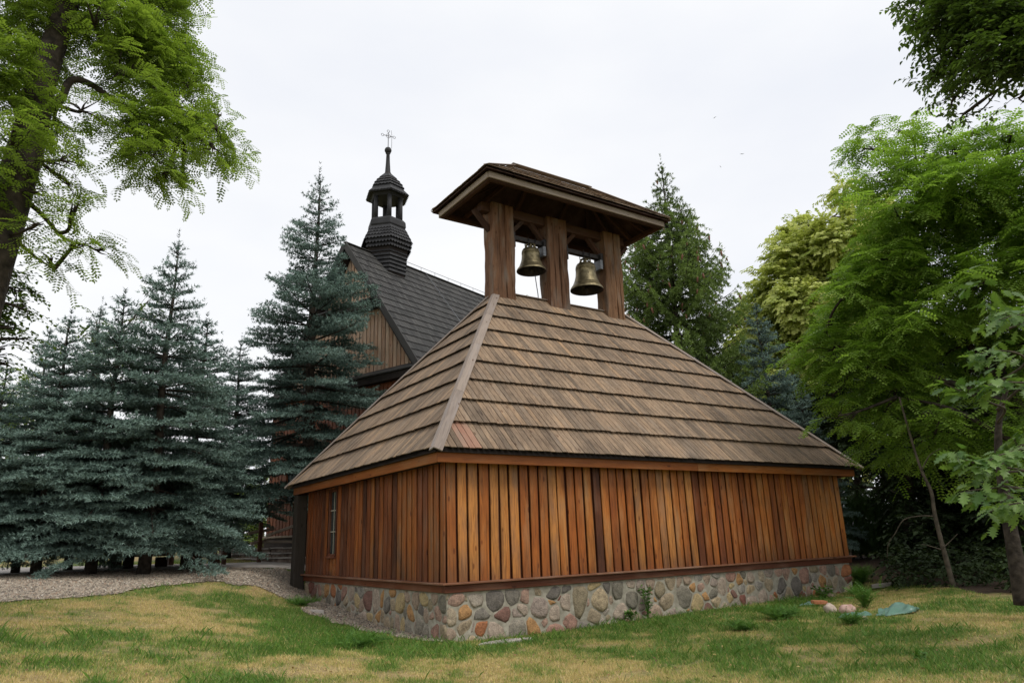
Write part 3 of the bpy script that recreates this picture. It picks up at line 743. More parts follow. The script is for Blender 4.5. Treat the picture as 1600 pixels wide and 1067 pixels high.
# roof of the turret
a_, b_ = TA, TB; RH = 1.20; hr = 1.40
tA, tB, tC, tD = (TC[0]-a_, RY-b_, ZT), (TC[0]+a_, RY-b_, ZT), (TC[0]+a_, RY+b_, ZT), (TC[0]-a_, RY+b_, ZT)
tL, tR = (TC[0]-hr, RY, ZT+RH), (TC[0]+hr, RY, ZT+RH)
tb = MB(); dz = .035; z_ = -dz
tb.add([(*tA[:2], ZT+z_), (*tB[:2], ZT+z_), (*tC[:2], ZT+z_), (*tD[:2], ZT+z_), (*tL[:2], ZT+RH+z_), (*tR[:2], ZT+RH+z_),
        (*tA[:2], ZT+z_-.02), (*tB[:2], ZT+z_-.02), (*tC[:2], ZT+z_-.02), (*tD[:2], ZT+z_-.02), (*tL[:2], ZT+RH+z_-.05), (*tR[:2], ZT+RH+z_-.05)],
       [(0, 1, 5, 4), (1, 2, 5), (2, 3, 4, 5), (3, 0, 4), (10, 11, 7, 6), (11, 8, 7), (10, 9, 8, 11), (10, 6, 9), (0, 6, 7, 1), (1, 7, 8, 2), (2, 8, 9, 3), (3, 9, 6, 0)])
tb.build('turret_roof_boarding', BM, belfry)
troof = empty('turret_roof', (0, 0, 0)); troof.parent = belfry
for q in ((tA, tB, tL, tR), (tB, tC, tR, tR), (tC, tD, tR, tL), (tD, tA, tL, tL)):
    roof_slope(*q, 4, .15, SH, troof, 0, hash(q[0][0]) % 97, lift=.035)
for a2, b2 in ((tA, tL), (tB, tR), (tC, tR), (tD, tL)):
    a2 = Vector(a2)+Vector((0, 0, .05)); b2 = Vector(b2)+Vector((0, 0, .085))
    long_grain('hip_cap', a2, b2, .17, .022, MAT['hip'], troof)
long_grain('ridge_cap', (TC[0]-hr-.08, RY, ZT+RH+.10), (TC[0]+hr+.08, RY, ZT+RH+.10), .2, .025, MAT['hip'], troof)

# bells
def lathe(prof, n=40):
    V = []; F = []
    for r, z in prof:
        for j in range(n): t = 2*math.pi*j/n; V.append((r*math.cos(t), r*math.sin(t), z))
    for i in range(len(prof)-1):
        for j in range(n): F.append((i*n+j, i*n+(j+1) % n, (i+1)*n+(j+1) % n, (i+1)*n+j))
    return V, F
def bell(name, x, zm, R, Hh, beamz, label, span):
    b = empty(name, (x, RY, zm), label=label, cat='bell', group='bronze bells hung between the turret posts')
    o = [(1.0, 0), (1.0, .03), (.965, .075), (.90, .13), (.875, .135), (.86, .15), (.80, .22), (.785, .226), (.775, .25), (.70, .36), (.635, .50), (.615, .62), (.605, .72), (.612, .725), (.612, .735), (.602, .74), (.600, .80), (.607, .805), (.605, .815), (.60, .82), (.585, .87), (.52, .93), (.34, .965), (.14, .975), (.0, .98)]
    inn = [(.0, .93), (.3, .915), (.5, .82), (.54, .6), (.64, .4), (.76, .2), (.86, .10), (.94, .01), (1.0, 0)]
    V, F = lathe([(r*R, z*Hh) for r, z in o]); b1 = link('bell_body', mesh('bell_body', V, F, True), MAT['bronze'], b)
    V, F = lathe([(r*R, z*Hh) for r, z in inn]); link('bell_inside', mesh('bell_inside', V, F, True), MAT['iron'], b)
    # raised lettering band and emblem
    mb = MB()
    for k in range(44):
        t = 2*math.pi*k/44; rr = .606*R; h = .035*Hh*(.7+.3*((k*7) % 3)/2)
        p = Vector((rr*math.cos(t), rr*math.sin(t), .768*Hh)); d = Vector((math.cos(t), math.sin(t), 0)); s = Vector((-d.y, d.x, 0))
        mb.bar(p-Vector((0, 0, h/2)), p+Vector((0, 0, h/2)), .018*R/.4, .008, up=d)
        if k % 2: mb.bar(p+s*.012-Vector((0, 0, 0)), p-s*.012, .008, .008, up=d)
    mb.build('inscription', MAT['bronze'], b)
    # emblem: heart-shaped relief facing the lawn
    mb = MB(); t0 = math.radians(-122); pts = []
    for k in range(16):
        a = 2*math.pi*k/16; hx = 16*math.sin(a)**3; hy = 13*math.cos(a)-5*math.cos(2*a)-2*math.cos(3*a)-math.cos(4*a); pts.append((hx/17*.055, hy/17*.055))
    rr = .65*R
    for k in range(16):
        p, q = pts[k], pts[(k+1) % 16]
        P = lambda s: Vector(((rr+.004-.10*s[1]*R)*math.cos(t0+s[0]/rr), (rr+.004-.10*s[1]*R)*math.sin(t0+s[0]/rr), .50*Hh+s[1]))
        mb.bar(P(p), P(q), .009, .009, up=(math.cos(t0), math.sin(t0), 0))
    for p, q in (((0, .05), (0, .10)), ((-.02, .08), (.02, .08))):
        mb.bar(Vector(((rr-.004)*math.cos(t0+p[0]/rr), (rr-.004)*math.sin(t0+p[0]/rr), .50*Hh+p[1])), Vector(((rr-.004)*math.cos(t0+q[0]/rr), (rr-.004)*math.sin(t0+q[0]/rr), .5*Hh+q[1])), .009, .012, up=(math.cos(t0), math.sin(t0), 0))
    mb.build('emblem', MAT['bronze'], b)
    # crown loops
    tr = Tris()
    for k in range(6):
        a = math.pi*2*k/6; c, s = math.cos(a), math.sin(a); r0 = .30*R
        P = smooth_path([(c*r0, s*r0, .96*Hh), (c*r0*1.1, s*r0*1.1, .96*Hh+.09), (c*r0*.45, s*r0*.45, .96*Hh+.16), (0, 0, .96*Hh+.15)], 4)
        tr.tube(P, [.022]*len(P), 6)
    tr.tube([(0, 0, .94*Hh), (0, 0, beamz-zm+.02)], [.04, .04], 8)
    tr.build('crown', MAT['bronze'], b, smooth=True)
    tr = Tris()
    for sx in (-.12, .12):
        P = [(sx, -.07, .97*Hh), (sx, -.09, beamz-zm-.1), (sx, -.09, beamz-zm+.12)]; tr.tube(P, [.013]*3, 6)
        P = [(sx, .07, .97*Hh), (sx, .09, beamz-zm-.1), (sx, .09, beamz-zm+.12)]; tr.tube(P, [.013]*3, 6)
    tr.build('strap', MAT['iron'], b)
    # clapper
    tr = Tris(); tr.tube([(0, 0, .85*Hh), (0, 0, .12*Hh)], [.016, .02], 8); tr.tube(smooth_path([(0, 0, .14*Hh), (0, 0, .05*Hh), (0, 0, -.03*Hh), (0, 0, -.12*Hh)], 3), [.022, .045, .062, .062, .05, .035, .028, .026, .026, .026][:10], 10)
    tr.build('clapper', MAT['iron'], b, smooth=True)
    # headstock with iron ends and bearings
    x0, x1 = span
    h = empty('headstock', (0, 0, 0)); h.parent = b
    long_grain('yoke_beam', (x0-x+.1, 0, beamz-zm), (x1-x-.1, 0, beamz-zm), .15, .13, MAT['iron'], h)
    for xx in (x0-x+.05, x1-x-.05):
        mb = MB(); mb.box((xx-.05, -.17, beamz-zm-.34), (xx+.05, .17, beamz-zm+.11)); mb.build('bearing', MAT['iron'], h, bevel=.01)
    mb = MB(); xx = x1-x-.11; mb.bar((xx, -.20, beamz-zm-.28), (xx, .2, beamz-zm-.28), .10, .30); mb.build('bell_motor', MAT['steel'], h, bevel=.01)
    return b
bell('bell', 4.86, 8.90, .42, .72, 9.80, 'smaller bronze bell with inscription band, in the opening nearest the church', (4.15, 5.33))
bell('bell', 6.86, 8.67, .495, .88, 9.80, 'larger bronze bell with inscription band, in the opening farther from the church', (6.01, 7.45))
tr = Tris(); tr.tube(smooth_path([(4.93, RY-.05, 8.93), (4.99, RY-.05, 8.45), (5.03, RY-.04, 8.2), (5.04, RY-.02, 7.95)], 4), [.012]*13, 6)
tag(tr.build('bell_rope', MAT['iron']), 'dark thin rope hanging below the smaller bell to the roof ridge', 'rope')

# ------------------------------------------------------------------ church behind
az = math.radians(70)
CA = Vector((math.sin(az), math.cos(az), 0)); CG = Vector((-math.cos(az), math.sin(az), 0))   # ridge direction, gable direction (away)
CP = Vector((3.14, 13.93, 0)); CB, CE, CRZ = 1.45, 7.62, 13.15
HWID = 4.42; CL = 17.0
church = empty('church', (CP.x, CP.y, CB), label='wooden church with pale boarded gable, dark shingle roof and ridge turret behind the spruces', cat='church')
CM = Matrix(((CG.x, CA.x, 0, 0), (CG.y, CA.y, 0, 0), (0, 0, 1, -CB), (0, 0, 0, 1)))   # local (g, a, z) -> parent space
def Cm(g, a, z): return CM @ Vector((g, a, z))
core = MB()
core.add([Cm(s*(HWID-.06), a, z) for a in (.06, CL) for s, z in ((-1, CB+.2), (1, CB+.2), (1, CE-.95), (-1, CE-.95))], [(0, 1, 2, 3), (7, 6, 5, 4), (0, 4, 5, 1), (1, 5, 6, 2), (2, 6, 7, 3), (3, 7, 4, 0)])
core.add([Cm(-3.8, .28, CE-.96), Cm(3.8, .28, CE-.96), Cm(0, .28, CRZ-.6), Cm(-3.8, CL, CE-.96), Cm(3.8, CL, CE-.96), Cm(0, CL, CRZ-.6)], [(0, 1, 2), (5, 4, 3), (0, 3, 4, 1), (1, 4, 5, 2), (2, 5, 3, 0)])
core.build('inner_wall', MAT['under'], church)
def pent(y0_, z0_, hw0, dep=.5):
    mb = MB(); mb.add([Cm(-hw0, -.32, z0_), Cm(hw0, -.32, z0_), Cm(hw0, .2, z0_+.28), Cm(-hw0, .2, z0_+.28), Cm(-hw0, -.32, z0_-.05), Cm(hw0, -.32, z0_-.05), Cm(hw0, .2, z0_-.05), Cm(-hw0, .2, z0_-.05)], [(0, 1, 2, 3), (7, 6, 5, 4), (0, 4, 5, 1), (1, 5, 6, 2), (2, 6, 7, 3), (3, 7, 4, 0)])
    mb.build('pent_roof', MAT['church_dark'], church)
    mb = MB(); mb.add([Cm(s*hw0*.99, a, z) for a in (-.24, .2) for s, z in ((-1, z0_-.30), (1, z0_-.30), (1, z0_-.052), (-1, z0_-.052))], [(0, 1, 2, 3), (7, 6, 5, 4), (0, 4, 5, 1), (1, 5, 6, 2), (2, 6, 7, 3), (3, 7, 4, 0)])
    mb.build('pent_soffit', MAT['dark_void'], church)
rr = random.Random(3)
slope = (CRZ-.28-CE)/3.95
def gtop(g): return CRZ-.28-abs(g)*slope
CW = MAT['church_board']
def gboards(z_lo, zmax, face_a, mat, pitch=.205, lim=4.0):
    n = int(2*lim/pitch)
    for i in range(n):
        g = -lim+(i+.5)*pitch; w = pitch*.80; tl, tr_ = gtop(g-w/2), gtop(g+w/2)
        top = [min(tl, zmax), min(tr_, zmax)]
        if max(top) < z_lo+.08: continue
        top = [max(t, z_lo+.01) for t in top]
        mb = MB(); f = face_a+rr.uniform(-.006, .006); o0 = Cm(g, f, z_lo)
        mb.add([Vector((s*w/2, y, (0 if e == 0 else top[0 if s < 0 else 1]-z_lo))) for y in (0, -.028) for s, e in ((-1, 0), (1, 0), (1, 1), (-1, 1))], [(0, 1, 2, 3), (7, 6, 5, 4), (0, 4, 5, 1), (1, 5, 6, 2), (2, 6, 7, 3), (3, 7, 4, 0)])
        Mx = Matrix(((CG.x, CA.x, 0, o0.x), (CG.y, CA.y, 0, o0.y), (0, 0, 1, o0.z), (0, 0, 0, 1)))
        me = mb.mesh('gable_board'); me.attributes.remove(me.attributes['rnd'])
        link('gable_board', me, mat, church, Mx)
gboards(10.66, 99, .24, CW)
gboards(7.68, 10.30, .22, CW)
pent(0, 10.48, 1.72); pent(0, 7.50, 4.5)
# lower walls: boards on the gable front and on the side towards the belfry
for i in range(42):
    g = -HWID+.1+i*.212; mb = MB(); z_hi = CE-.4; z_lo = 2.0
    mb.box((-.085, -.03, 0), (.085, 0, z_hi-z_lo)); me = mb.mesh('wall_board'); me.attributes.remove(me.attributes['rnd'])
    o0 = Cm(g, .05, z_lo)
    if 2.55 < g < 3.35: 
        pass
    link('wall_board', me, MAT['church_low'], church, Matrix(((CG.x, CA.x, 0, o0.x), (CG.y, CA.y, 0, o0.y), (0, 0, 1, o0.z), (0, 0, 0, 1))))
sb_ = MB()
for a in range(60):
    aa = .1+a*.28
    for gg in (-HWID, HWID):
        s = -1 if gg < 0 else 1; p = [Cm(gg+s*y, aa+x, z) for y in (-.04, .0) for x, z in ((0, 2.0), (.24, 2.0), (.24, CE-.2), (0, CE-.2))]
        sb_.add(p, [(0, 1, 2, 3), (7, 6, 5, 4), (0, 4, 5, 1), (1, 5, 6, 2), (2, 6, 7, 3), (3, 7, 4, 0)])
o = sb_.build('side_boarding', MAT['church_low'], church); o['kind'] = 'stuff'
mb = MB(); p = [Cm(s*(HWID+.03), a, z) for a in (-.06, CL) for s, z in ((-1, CB-.5), (1, CB-.5), (1, 1.98), (-1, 1.98))]
mb.add(p, [(0, 1, 2, 3), (7, 6, 5, 4), (0, 4, 5, 1), (1, 5, 6, 2), (2, 6, 7, 3), (3, 7, 4, 0)]); mb.build('foundation', MAT['dark_void'], church)
mb = MB(); mb.bar(Cm(-HWID-.05, -.09, 2.0), Cm(HWID+.05, -.09, 2.0), .1, .07); mb.build('water_table', MAT['fascia_grey'], church)
# gable window
wf = MB()
for g in (2.2, 3.28): wf.bar(Cm(g, -.02, 3.3), Cm(g, -.02, 5.1), .10, .10, up=(CA.x, CA.y, 0))
wf.bar(Cm(2.15, -.022, 5.1), Cm(3.33, -.022, 5.1), .1, .1)
wn = wf.build('window', MAT['church_low'], church)
wf = MB(); wf.bar(Cm(2.05, -.06, 3.26), Cm(3.43, -.06, 3.26), .14, .06); wf.build('sill', MAT['fascia_grey'], wn)
wf = MB(); wf.add([Cm(2.2, .012, 3.3), Cm(3.28, .012, 3.3), Cm(3.28, .012, 5.1), Cm(2.2, .012, 5.1), Cm(2.2, .03, 3.3), Cm(3.28, .03, 3.3), Cm(3.28, .03, 5.1), Cm(2.2, .03, 5.1)], [(0, 1, 2, 3), (7, 6, 5, 4), (0, 4, 5, 1), (1, 5, 6, 2), (2, 6, 7, 3), (3, 7, 4, 0)]); wf.build('pane', MAT['glass'], wn)
# roof of the church: both slopes of plank shingles, bargeboards
def cslope(s):
    A_, B_ = Cm(s*4.05, -.22, CE-.12), Cm(s*4.05, CL+.2, CE-.12); T1, T2 = Cm(0, -.22, CRZ), Cm(0, CL+.2, CRZ)
    if s < 0: q = (A_, B_, T1, T2)
    else: q = (B_, A_, T2, T1)
    roof_slope(*q, 17, .16, MAT['church_dark'], croof, 0, 40+s, thick=.016, lift=.03, over=.05)
croof = empty('church_roof', (0, 0, 0)); croof.parent = church
cslope(-1); cslope(1)
mb = MB(); mb.add([Cm(-4.0, -.16, CE-.16), Cm(4.0, -.16, CE-.16), Cm(0, -.16, CRZ-.07), Cm(-4.0, CL, CE-.16), Cm(4.0, CL, CE-.16), Cm(0, CL, CRZ-.07), Cm(-3.8, -.16, CE-.2), Cm(3.8, -.16, CE-.2), Cm(0, -.16, CRZ-.35), Cm(-3.8, CL, CE-.2), Cm(3.8, CL, CE-.2), Cm(0, CL, CRZ-.35)],
    [(0, 3, 5, 2), (1, 2, 5, 4), (6, 8, 11, 9), (7, 10, 11, 8), (0, 2, 8, 6), (2, 1, 7, 8), (3, 9, 11, 5), (5, 11, 10, 4), (0, 6, 9, 3), (1, 4, 10, 7)]); mb.build('roof_boarding', MAT['dark_void'], croof)
for s in (-1, 1): long_grain('bargeboard', Cm(s*4.05, -.245, CE-.17), Cm(s*.02, -.245, CRZ-.05), .04, .24, MAT['church_dark'], croof, up=Vector((-s*CG.x*.8, -s*CG.y*.8, .6)))
long_grain('ridge_board', Cm(0, -.25, CRZ+.05), Cm(0, CL+.2, CRZ+.05), .16, .04, MAT['church_dark'], croof)
tr = Tris(); tr.tube([Cm(0, 3.2, CRZ+.26), Cm(0, CL, CRZ+.26)], [.012]*2, 4)
for k in range(16): tr.tube([Cm(0, 3.2+k*.9, CRZ), Cm(0, 3.2+k*.9, CRZ+.27)], [.010]*2, 4)
nrm = Vector((-CG.x*.81, -CG.y*.81, .58))*.12
P0, P1 = Cm(0, 4.3, CRZ), Cm(-4.1, 4.3, CE); tr.tube([P0+nrm*.8, P0*.5+P1*.5+nrm*.8, P1+nrm*.8], [.014]*3, 4)
tr.build('lightning_wire', MAT['steel'], croof)

# ridge turret
TX = 2.0
tc_ = Cm(0, TX, 0)
vdir = math.atan2(CAM[1]-(tc_.y+CP.y), CAM[0]-(tc_.x+CP.x)) + math.radians(9)     # one arris of the hexagon
turret = empty('turret', (tc_.x, tc_.y, 0)); turret.parent = church
ZO = CB
def hexring(r, z, n=6): return [(r*math.cos(vdir+2*math.pi*k/n), r*math.sin(vdir+2*math.pi*k/n), z-ZO) for k in range(n)]
def hexsolid(name, rings, mat):
    V = []; F = []
    for r, z in rings: V += hexring(r, z)
    for i in range(len(rings)-1):
        for j in range(6): F.append((i*6+j, i*6+(j+1) % 6, (i+1)*6+(j+1) % 6, (i+1)*6+j))
    F.append(tuple(range(5, -1, -1))); F.append(tuple((len(rings)-1)*6+j for j in range(6)))
    return link(name, mesh(name, V, F), mat, turret)
def hexcourse(mb, r0, z0_, r1, z1_, tooth=.09, lift=.045):
    """one course of pointed shingles round the hexagon: lower edge r0,z0 upper edge r1,z1"""
    lo, hi = hexring(r0+lift, z0_), hexring(r1, z1_)
    for j in range(6):
        a, b, c, d = Vector(lo[j]), Vector(lo[(j+1) % 6]), Vector(hi[(j+1) % 6]), Vector(hi[j])
        n = max(2, int((b-a).length/.13))
        for k in range(n):
            t0, t1 = k/n, (k+1)/n; p0, p1, q0, q1 = a.lerp(b, t0), a.lerp(b, t1), d.lerp(c, t0), d.lerp(c, t1)
            dn = ((p0+p1)/2-(q0+q1)/2).normalized()*tooth; m0, m1 = p0.lerp(q0, 0), p1.lerp(q1, 0); tip = (p0+p1)/2+dn
            inw = -Vector((m0.x+m1.x, m0.y+m1.y, 0)).normalized()*.02
            V = [m0, tip, m1, q1, q0, m0+inw, tip+inw, m1+inw]
            mb.add(V, [(0, 1, 2, 3, 4), (7, 6, 5), (0, 5, 6, 1), (1, 6, 7, 2)])
TM = MAT['turret']
hexsolid('turret_base', [(.80, 11.6), (.80, 12.8), (.92, 13.25), (.98, 13.5), (1.03, 13.8), (.86, 14.2), (.80, 14.45), (.78, 14.6)], MAT['dark_void'])
sk = MB()
for k in range(6): hexcourse(sk, .83+.015*k, 12.35+k*.17, .80+.015*k, 12.35+(k+1)*.17+.03, tooth=.0)
for r0, z0_, r1, z1_ in ((1.03, 13.44, .98, 13.64), (1.07, 13.62, 1.03, 13.84), (1.10, 13.80, .97, 14.04), (1.02, 13.98, .89, 14.20), (.94, 14.14, .82, 14.36), (.87, 14.29, .79, 14.48)): hexcourse(sk, r0, z0_, r1, z1_)
sk.build('shingle_courses', TM, turret)
hexsolid('lantern_sill', [(.80, 14.40), (.86, 14.50), (.84, 14.72), (.74, 14.84)], TM)
for k, (x, y, z) in enumerate(hexring(.60, 14.8)):
    V, F = tube_geo([(x, y, 14.80-ZO), (x, y, 15.98-ZO)], [.105, .10], 8); link('column', tri_mesh('column', V, F), TM, turret)
hexsolid('lantern_head', [(.70, 15.86), (.80, 15.98), (.95, 15.96), (.96, 16.04), (.72, 16.30)], TM)
hexsolid('cap_core', [(.70, 16.25), (.68, 16.4), (.60, 16.62), (.42, 16.85), (.24, 17.02), (.14, 17.2)], MAT['dark_void'])
sk = MB()
for r0, z0_, r1, z1_ in ((.93, 16.02, .72, 16.26), (.74, 16.22, .67, 16.42), (.72, 16.38, .58, 16.60), (.64, 16.55, .44, 16.78), (.52, 16.72, .30, 16.94), (.38, 16.88, .16, 17.15)): hexcourse(sk, r0, z0_, r1, z1_, .05)
sk.build('cap_shingles', TM, turret)
V, F = lathe([(.17, 17.0-ZO), (.12, 17.25-ZO), (.09, 17.7-ZO), (.075, 18.12-ZO), (.11, 18.16-ZO), (.06, 18.18-ZO)], 12); link('spire', mesh('spire', V, F, True), TM, turret)
V, F = lathe([(.001, 18.46-ZO)]+[(.155*math.cos(t), 18.31-ZO+.155*math.sin(t)) for t in np.linspace(1.4, -1.5, 10)], 16); link('orb', mesh('orb', V, F, True), TM, turret)
tr = Tris(); crx = Vector((RT0[0], RT0[1], 0)); crx = (crx+Vector((0.55*-RT0[1], .55*RT0[0], 0))).normalized()
def cp(x, z): return Vector((0, 0, 0))+crx*x+Vector((0, 0, z-ZO))
tr.tube([cp(0, 18.4), cp(0, 19.2)], [.016]*2, 5); tr.tube([cp(-.22, 19.03), cp(.22, 19.03)], [.014]*2, 5)
for c in ((-.27, 19.03), (.27, 19.03), (0, 19.27)):
    P = [cp(c[0]+.06*math.cos(t), c[1]+.06*math.sin(t)) for t in np.linspace(0, 6.2832, 9)]; tr.tube(P, [.011]*9, 4)
P = [cp(.10*math.cos(t), 19.03+.10*math.sin(t)) for t in np.linspace(0, 6.2832, 11)]; tr.tube(P, [.010]*11, 4)
tr.tube([cp(.16, 18.45), cp(.16, 19.1), cp(.13, 19.35)], [.008]*3, 4)
tr.build('cross', MAT['iron'], turret)

# ------------------------------------------------------------------ steps and rails before the church
def place_m(o): return o
for k in range(3):
    w0 = 3.4+(2-k)*.9; a0 = -2.9+k*.42
    zt = 1.14+.155*(k+1)
    st = MB(); n = int(w0*2/.55); r3 = random.Random(k)
    s_ = empty('stone_step', tuple(CP+CG*.9+CA*a0+Vector((0, 0, zt-.335))), label=['lowest and widest rough stone step before the church', 'middle rough stone step before the church', 'uppermost rough stone step, nearest the church wall'][k], cat='step', group='stone steps up to the church')
    g = -w0
    while g < w0-.1:
        w = r3.uniform(.35, .75); h = r3.uniform(-.012, .012); d = r3.uniform(-.03, .03)
        mb = MB(); V = [(x, y, z) for z in (0, .29+h) for x, y in ((g+.01, -.02+d), (min(g+w, w0)-.01, -.02-d*.5), (min(g+w, w0)-.01, .55), (g+.01, .55))]
        V = [CG*x+CA*y+Vector((0, 0, z)) for x, y, z in V]
        mb.add(V, [(3, 2, 1, 0), (4, 5, 6, 7), (0, 1, 5, 4), (1, 2, 6, 5), (2, 3, 7, 6), (3, 0, 4, 7)]); mb.build('slab', MAT['shaded_riser_stone'], s_, bevel=.015)
        mb = MB(); V = [CG*x+CA*y+Vector((0, 0, z)) for z in (.292+h, .335+h) for x, y in ((g+.006, -.07+d), (min(g+w, w0)-.006, -.07-d), (min(g+w, w0)-.006, .55), (g+.006, .55))]; mb.add(V, [(3, 2, 1, 0), (4, 5, 6, 7), (0, 1, 5, 4), (1, 2, 6, 5), (2, 3, 7, 6), (3, 0, 4, 7)]); mb.build('tread', MAT['sand_stone'], s_, bevel=.01); g += w
def railing(name, label, posts, rails):
    r_ = empty(name, posts[0], label=label, cat='railing'); o0 = Vector(posts[0])
    for p in posts: long_grain('rail_post', Vector(p)-o0-Vector((0, 0, .3)), Vector(p)-o0+Vector((0, 0, 1.0)), .12, .12, MAT['beam'], r_, up=(1, 0, 0))
    for p, q in rails: long_grain('rail', Vector(p)-o0, Vector(q)-o0, .07, .09, MAT['fascia_grey'], r_)
def A3(px, py, d): return Vector(at(px, py, d))
pa = A3(405, 866, 25.2); pb = A3(350, 870, 24.2)
railing('stair_rail', 'low weathered wooden rail with a post beside the church steps', [pa, pb], [(A3(388, 833, 24.8), A3(428, 826, 25.8)), (A3(392, 849, 24.9), A3(422, 843, 25.8))])
pc = A3(470, 860, 24.6)
railing('stair_rail', 'sloping wooden handrail rising across the red boards of the church wall', [pc], [(A3(416, 837, 25.6), A3(474, 816, 24.6)), (A3(414, 846, 25.6), A3(474, 846, 24.8))])

# ------------------------------------------------------------------ foliage generators (vectorised)
def norm(v): return v/(np.linalg.norm(v, axis=-1, keepdims=True)+1e-9)
def needle_segments(P0, P1, n_per_m, ln, wd, r, up=.25, tri_per=4, fwd=.75):
    """needles as thin triangles round each twig segment; returns V,F,rnd"""
    L = np.linalg.norm(P1-P0, axis=1); cnt = np.maximum(1, (L*n_per_m).astype(int)); idx = np.repeat(np.arange(len(P0)), cnt)
    t = r.random(len(idx)); base = P0[idx]+(P1[idx]-P0[idx])*t[:, None]; d = norm(P1-P0)[idx]
    ref = np.where(np.abs(d[:, 2:3]) < .9, np.array([[0, 0, 1.]]), np.array([[1., 0, 0]])); a = norm(np.cross(d, ref)); b = np.cross(a, d)
    V = []; n = len(idx)
    ang0 = r.random(n)*6.283
    for k in range(tri_per):
        ang = ang0+k*6.283/tri_per+r.uniform(-.4, .4, n)
        p = a*np.cos(ang)[:, None]+b*np.sin(ang)[:, None]; p[:, 2] += up; p = norm(p)
        tip = base+(p*1.0+d*fwd)*(ln*r.uniform(.7, 1.15, n))[:, None]
        s = norm(np.cross(tip-base, norm(r.normal(size=(n, 3)))))*wd
        V.append(np.stack([base-s, base+s, tip], 1))
    V = np.concatenate(V).reshape(-1, 3); F = np.arange(len(V)).reshape(-1, 3)
    rn = np.repeat(np.tile(np.clip(r.normal(.5, .22, n), 0, 1), tri_per), 3)
    return V, F, rn
def spruce_geo(H, R, seed, whorl=.30, per=7, droop=.25, twig=.085, needle=.05, nw=.006, dens=15, skirt=.08, power=.82, hang=0.0, low=0.0, wgt=1.0, upturn=.25, irr=.25, tp=4, czone=.55, tipn=None, rmax=99):
    r = np.random.default_rng(seed); wood = Tris(); P0 = []; P1 = []; cones = []
    k = 9; wood.tube([(0.03*math.sin(i), .03*math.cos(i*1.3), H*i/(k-1)-.15*(i == 0)) for i in range(k)], [max(.012, (.018*H)*(1-i/(k-1))**.9+.008) for i in range(k)], 7)
    z = max(skirt*H, low)
    while z < H*.985:
        t = z/H; rad = R*(1-t)**power*(1 if t > .16 else .80+.2*t/.16)
        rad = min(rad, rmax)
        if tipn and t > tipn[0]: rad *= 1-(1-tipn[1])*min(1, (t-tipn[0])/.06)
        nb = per if t < .85 else 5; a0 = r.random()*6.28
        for b in range(nb):
            a = a0+6.283*b/nb+r.uniform(-.25, .25); L = rad*r.uniform(1-irr, 1+irr*.45)+.05
            rise = .95*(t-.50)+r.uniform(-.08, .08); m = max(3, int(L/.22)+2); s = np.linspace(0, 1, m)
            x = L*s; zz = z+L*(rise*s-droop*(1-t)*s*s*1.2+upturn*s**3*.6)+r.uniform(-.08, .08)
            P = np.stack([np.cos(a)*x, np.sin(a)*x, zz], 1); wood.tube(P, np.linspace(.012+.014*L, .004, m), 4)
            # side twigs
            ns = max(2, int(L/twig)); ss = np.linspace(.18 if L > .6 else .05, 1, ns)
            for q, si in enumerate(ss):
                p = np.array([np.interp(si, s, P[:, j]) for j in range(3)]); d = norm(P[-1]-P[0]); side = np.array([-math.sin(a), math.cos(a), 0])*(1 if q % 2 else -1)
                ll = (.16+.42*min(L, 1.6)*(1-si)**.7*(.5+.5*si/.3 if si < .3 else 1))*r.uniform(.7, 1.2)*wgt
                dd = norm(d*.85+side*.75+np.array([0, 0, r.uniform(-.15, .25)-hang*1.0])); e = p+dd*ll; e[2] += -hang*ll*.7
                mid = (p+e)/2+np.array([0, 0, .04*ll]); P0 += [p, mid]; P1 += [mid, e]
                if ll > .30:
                    for u in (.35, .6, .85):
                        pp = p+(e-p)*u
                        for sg in (-1, 1):
                            d2 = norm(dd*.8+sg*np.cross(dd, [0, 0, 1])*.8+np.array([0, 0, r.uniform(-.1, .15)-hang*1.6])); P0.append(pp); P1.append(pp+d2*ll*.38*r.uniform(.7, 1.2))
                if hang > .2 and t > czone and L > .25 and r.random() < .16: cones.append(e)
            P0.append(P[-2]); P1.append(P[-1]+norm(P[-1]-P[-2])*.08)
        z += whorl*r.uniform(.75, 1.2)*(1 if t < .8 else .8)
    P0.append(np.array([0, 0, H*.97])); P1.append(np.array([0, 0, H*1.05]))
    for k in range(5): P0.append(np.array([0, 0, H*.985])); P1.append(np.array([.16*math.cos(k*1.26), .16*math.sin(k*1.26), H*1.01]))
    V, F, rn = needle_segments(np.array(P0), np.array(P1), dens, needle, nw, r, tri_per=tp)
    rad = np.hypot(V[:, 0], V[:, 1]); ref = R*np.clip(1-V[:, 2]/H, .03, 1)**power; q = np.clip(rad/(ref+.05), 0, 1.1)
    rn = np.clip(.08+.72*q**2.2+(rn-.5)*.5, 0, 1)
    wm_ = tri_mesh('trunk', np.concatenate(wood.V), np.concatenate(wood.F), np.concatenate(wood.R), True); nm = tri_mesh('crown', V, F, rn)
    return wm_, nm, cones
def put_tree(name, geo, x, y, label, mats, group=None, cat='tree', sc=(1, 1, 1), rot=0, z=None):
    z = g1(x, y)-.03 if z is None else z
    t = empty(name, (x, y, z), label=label, cat=cat, group=group); t.scale = sc; t.rotation_euler = (0, 0, rot)
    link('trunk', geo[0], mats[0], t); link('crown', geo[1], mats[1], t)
    return t

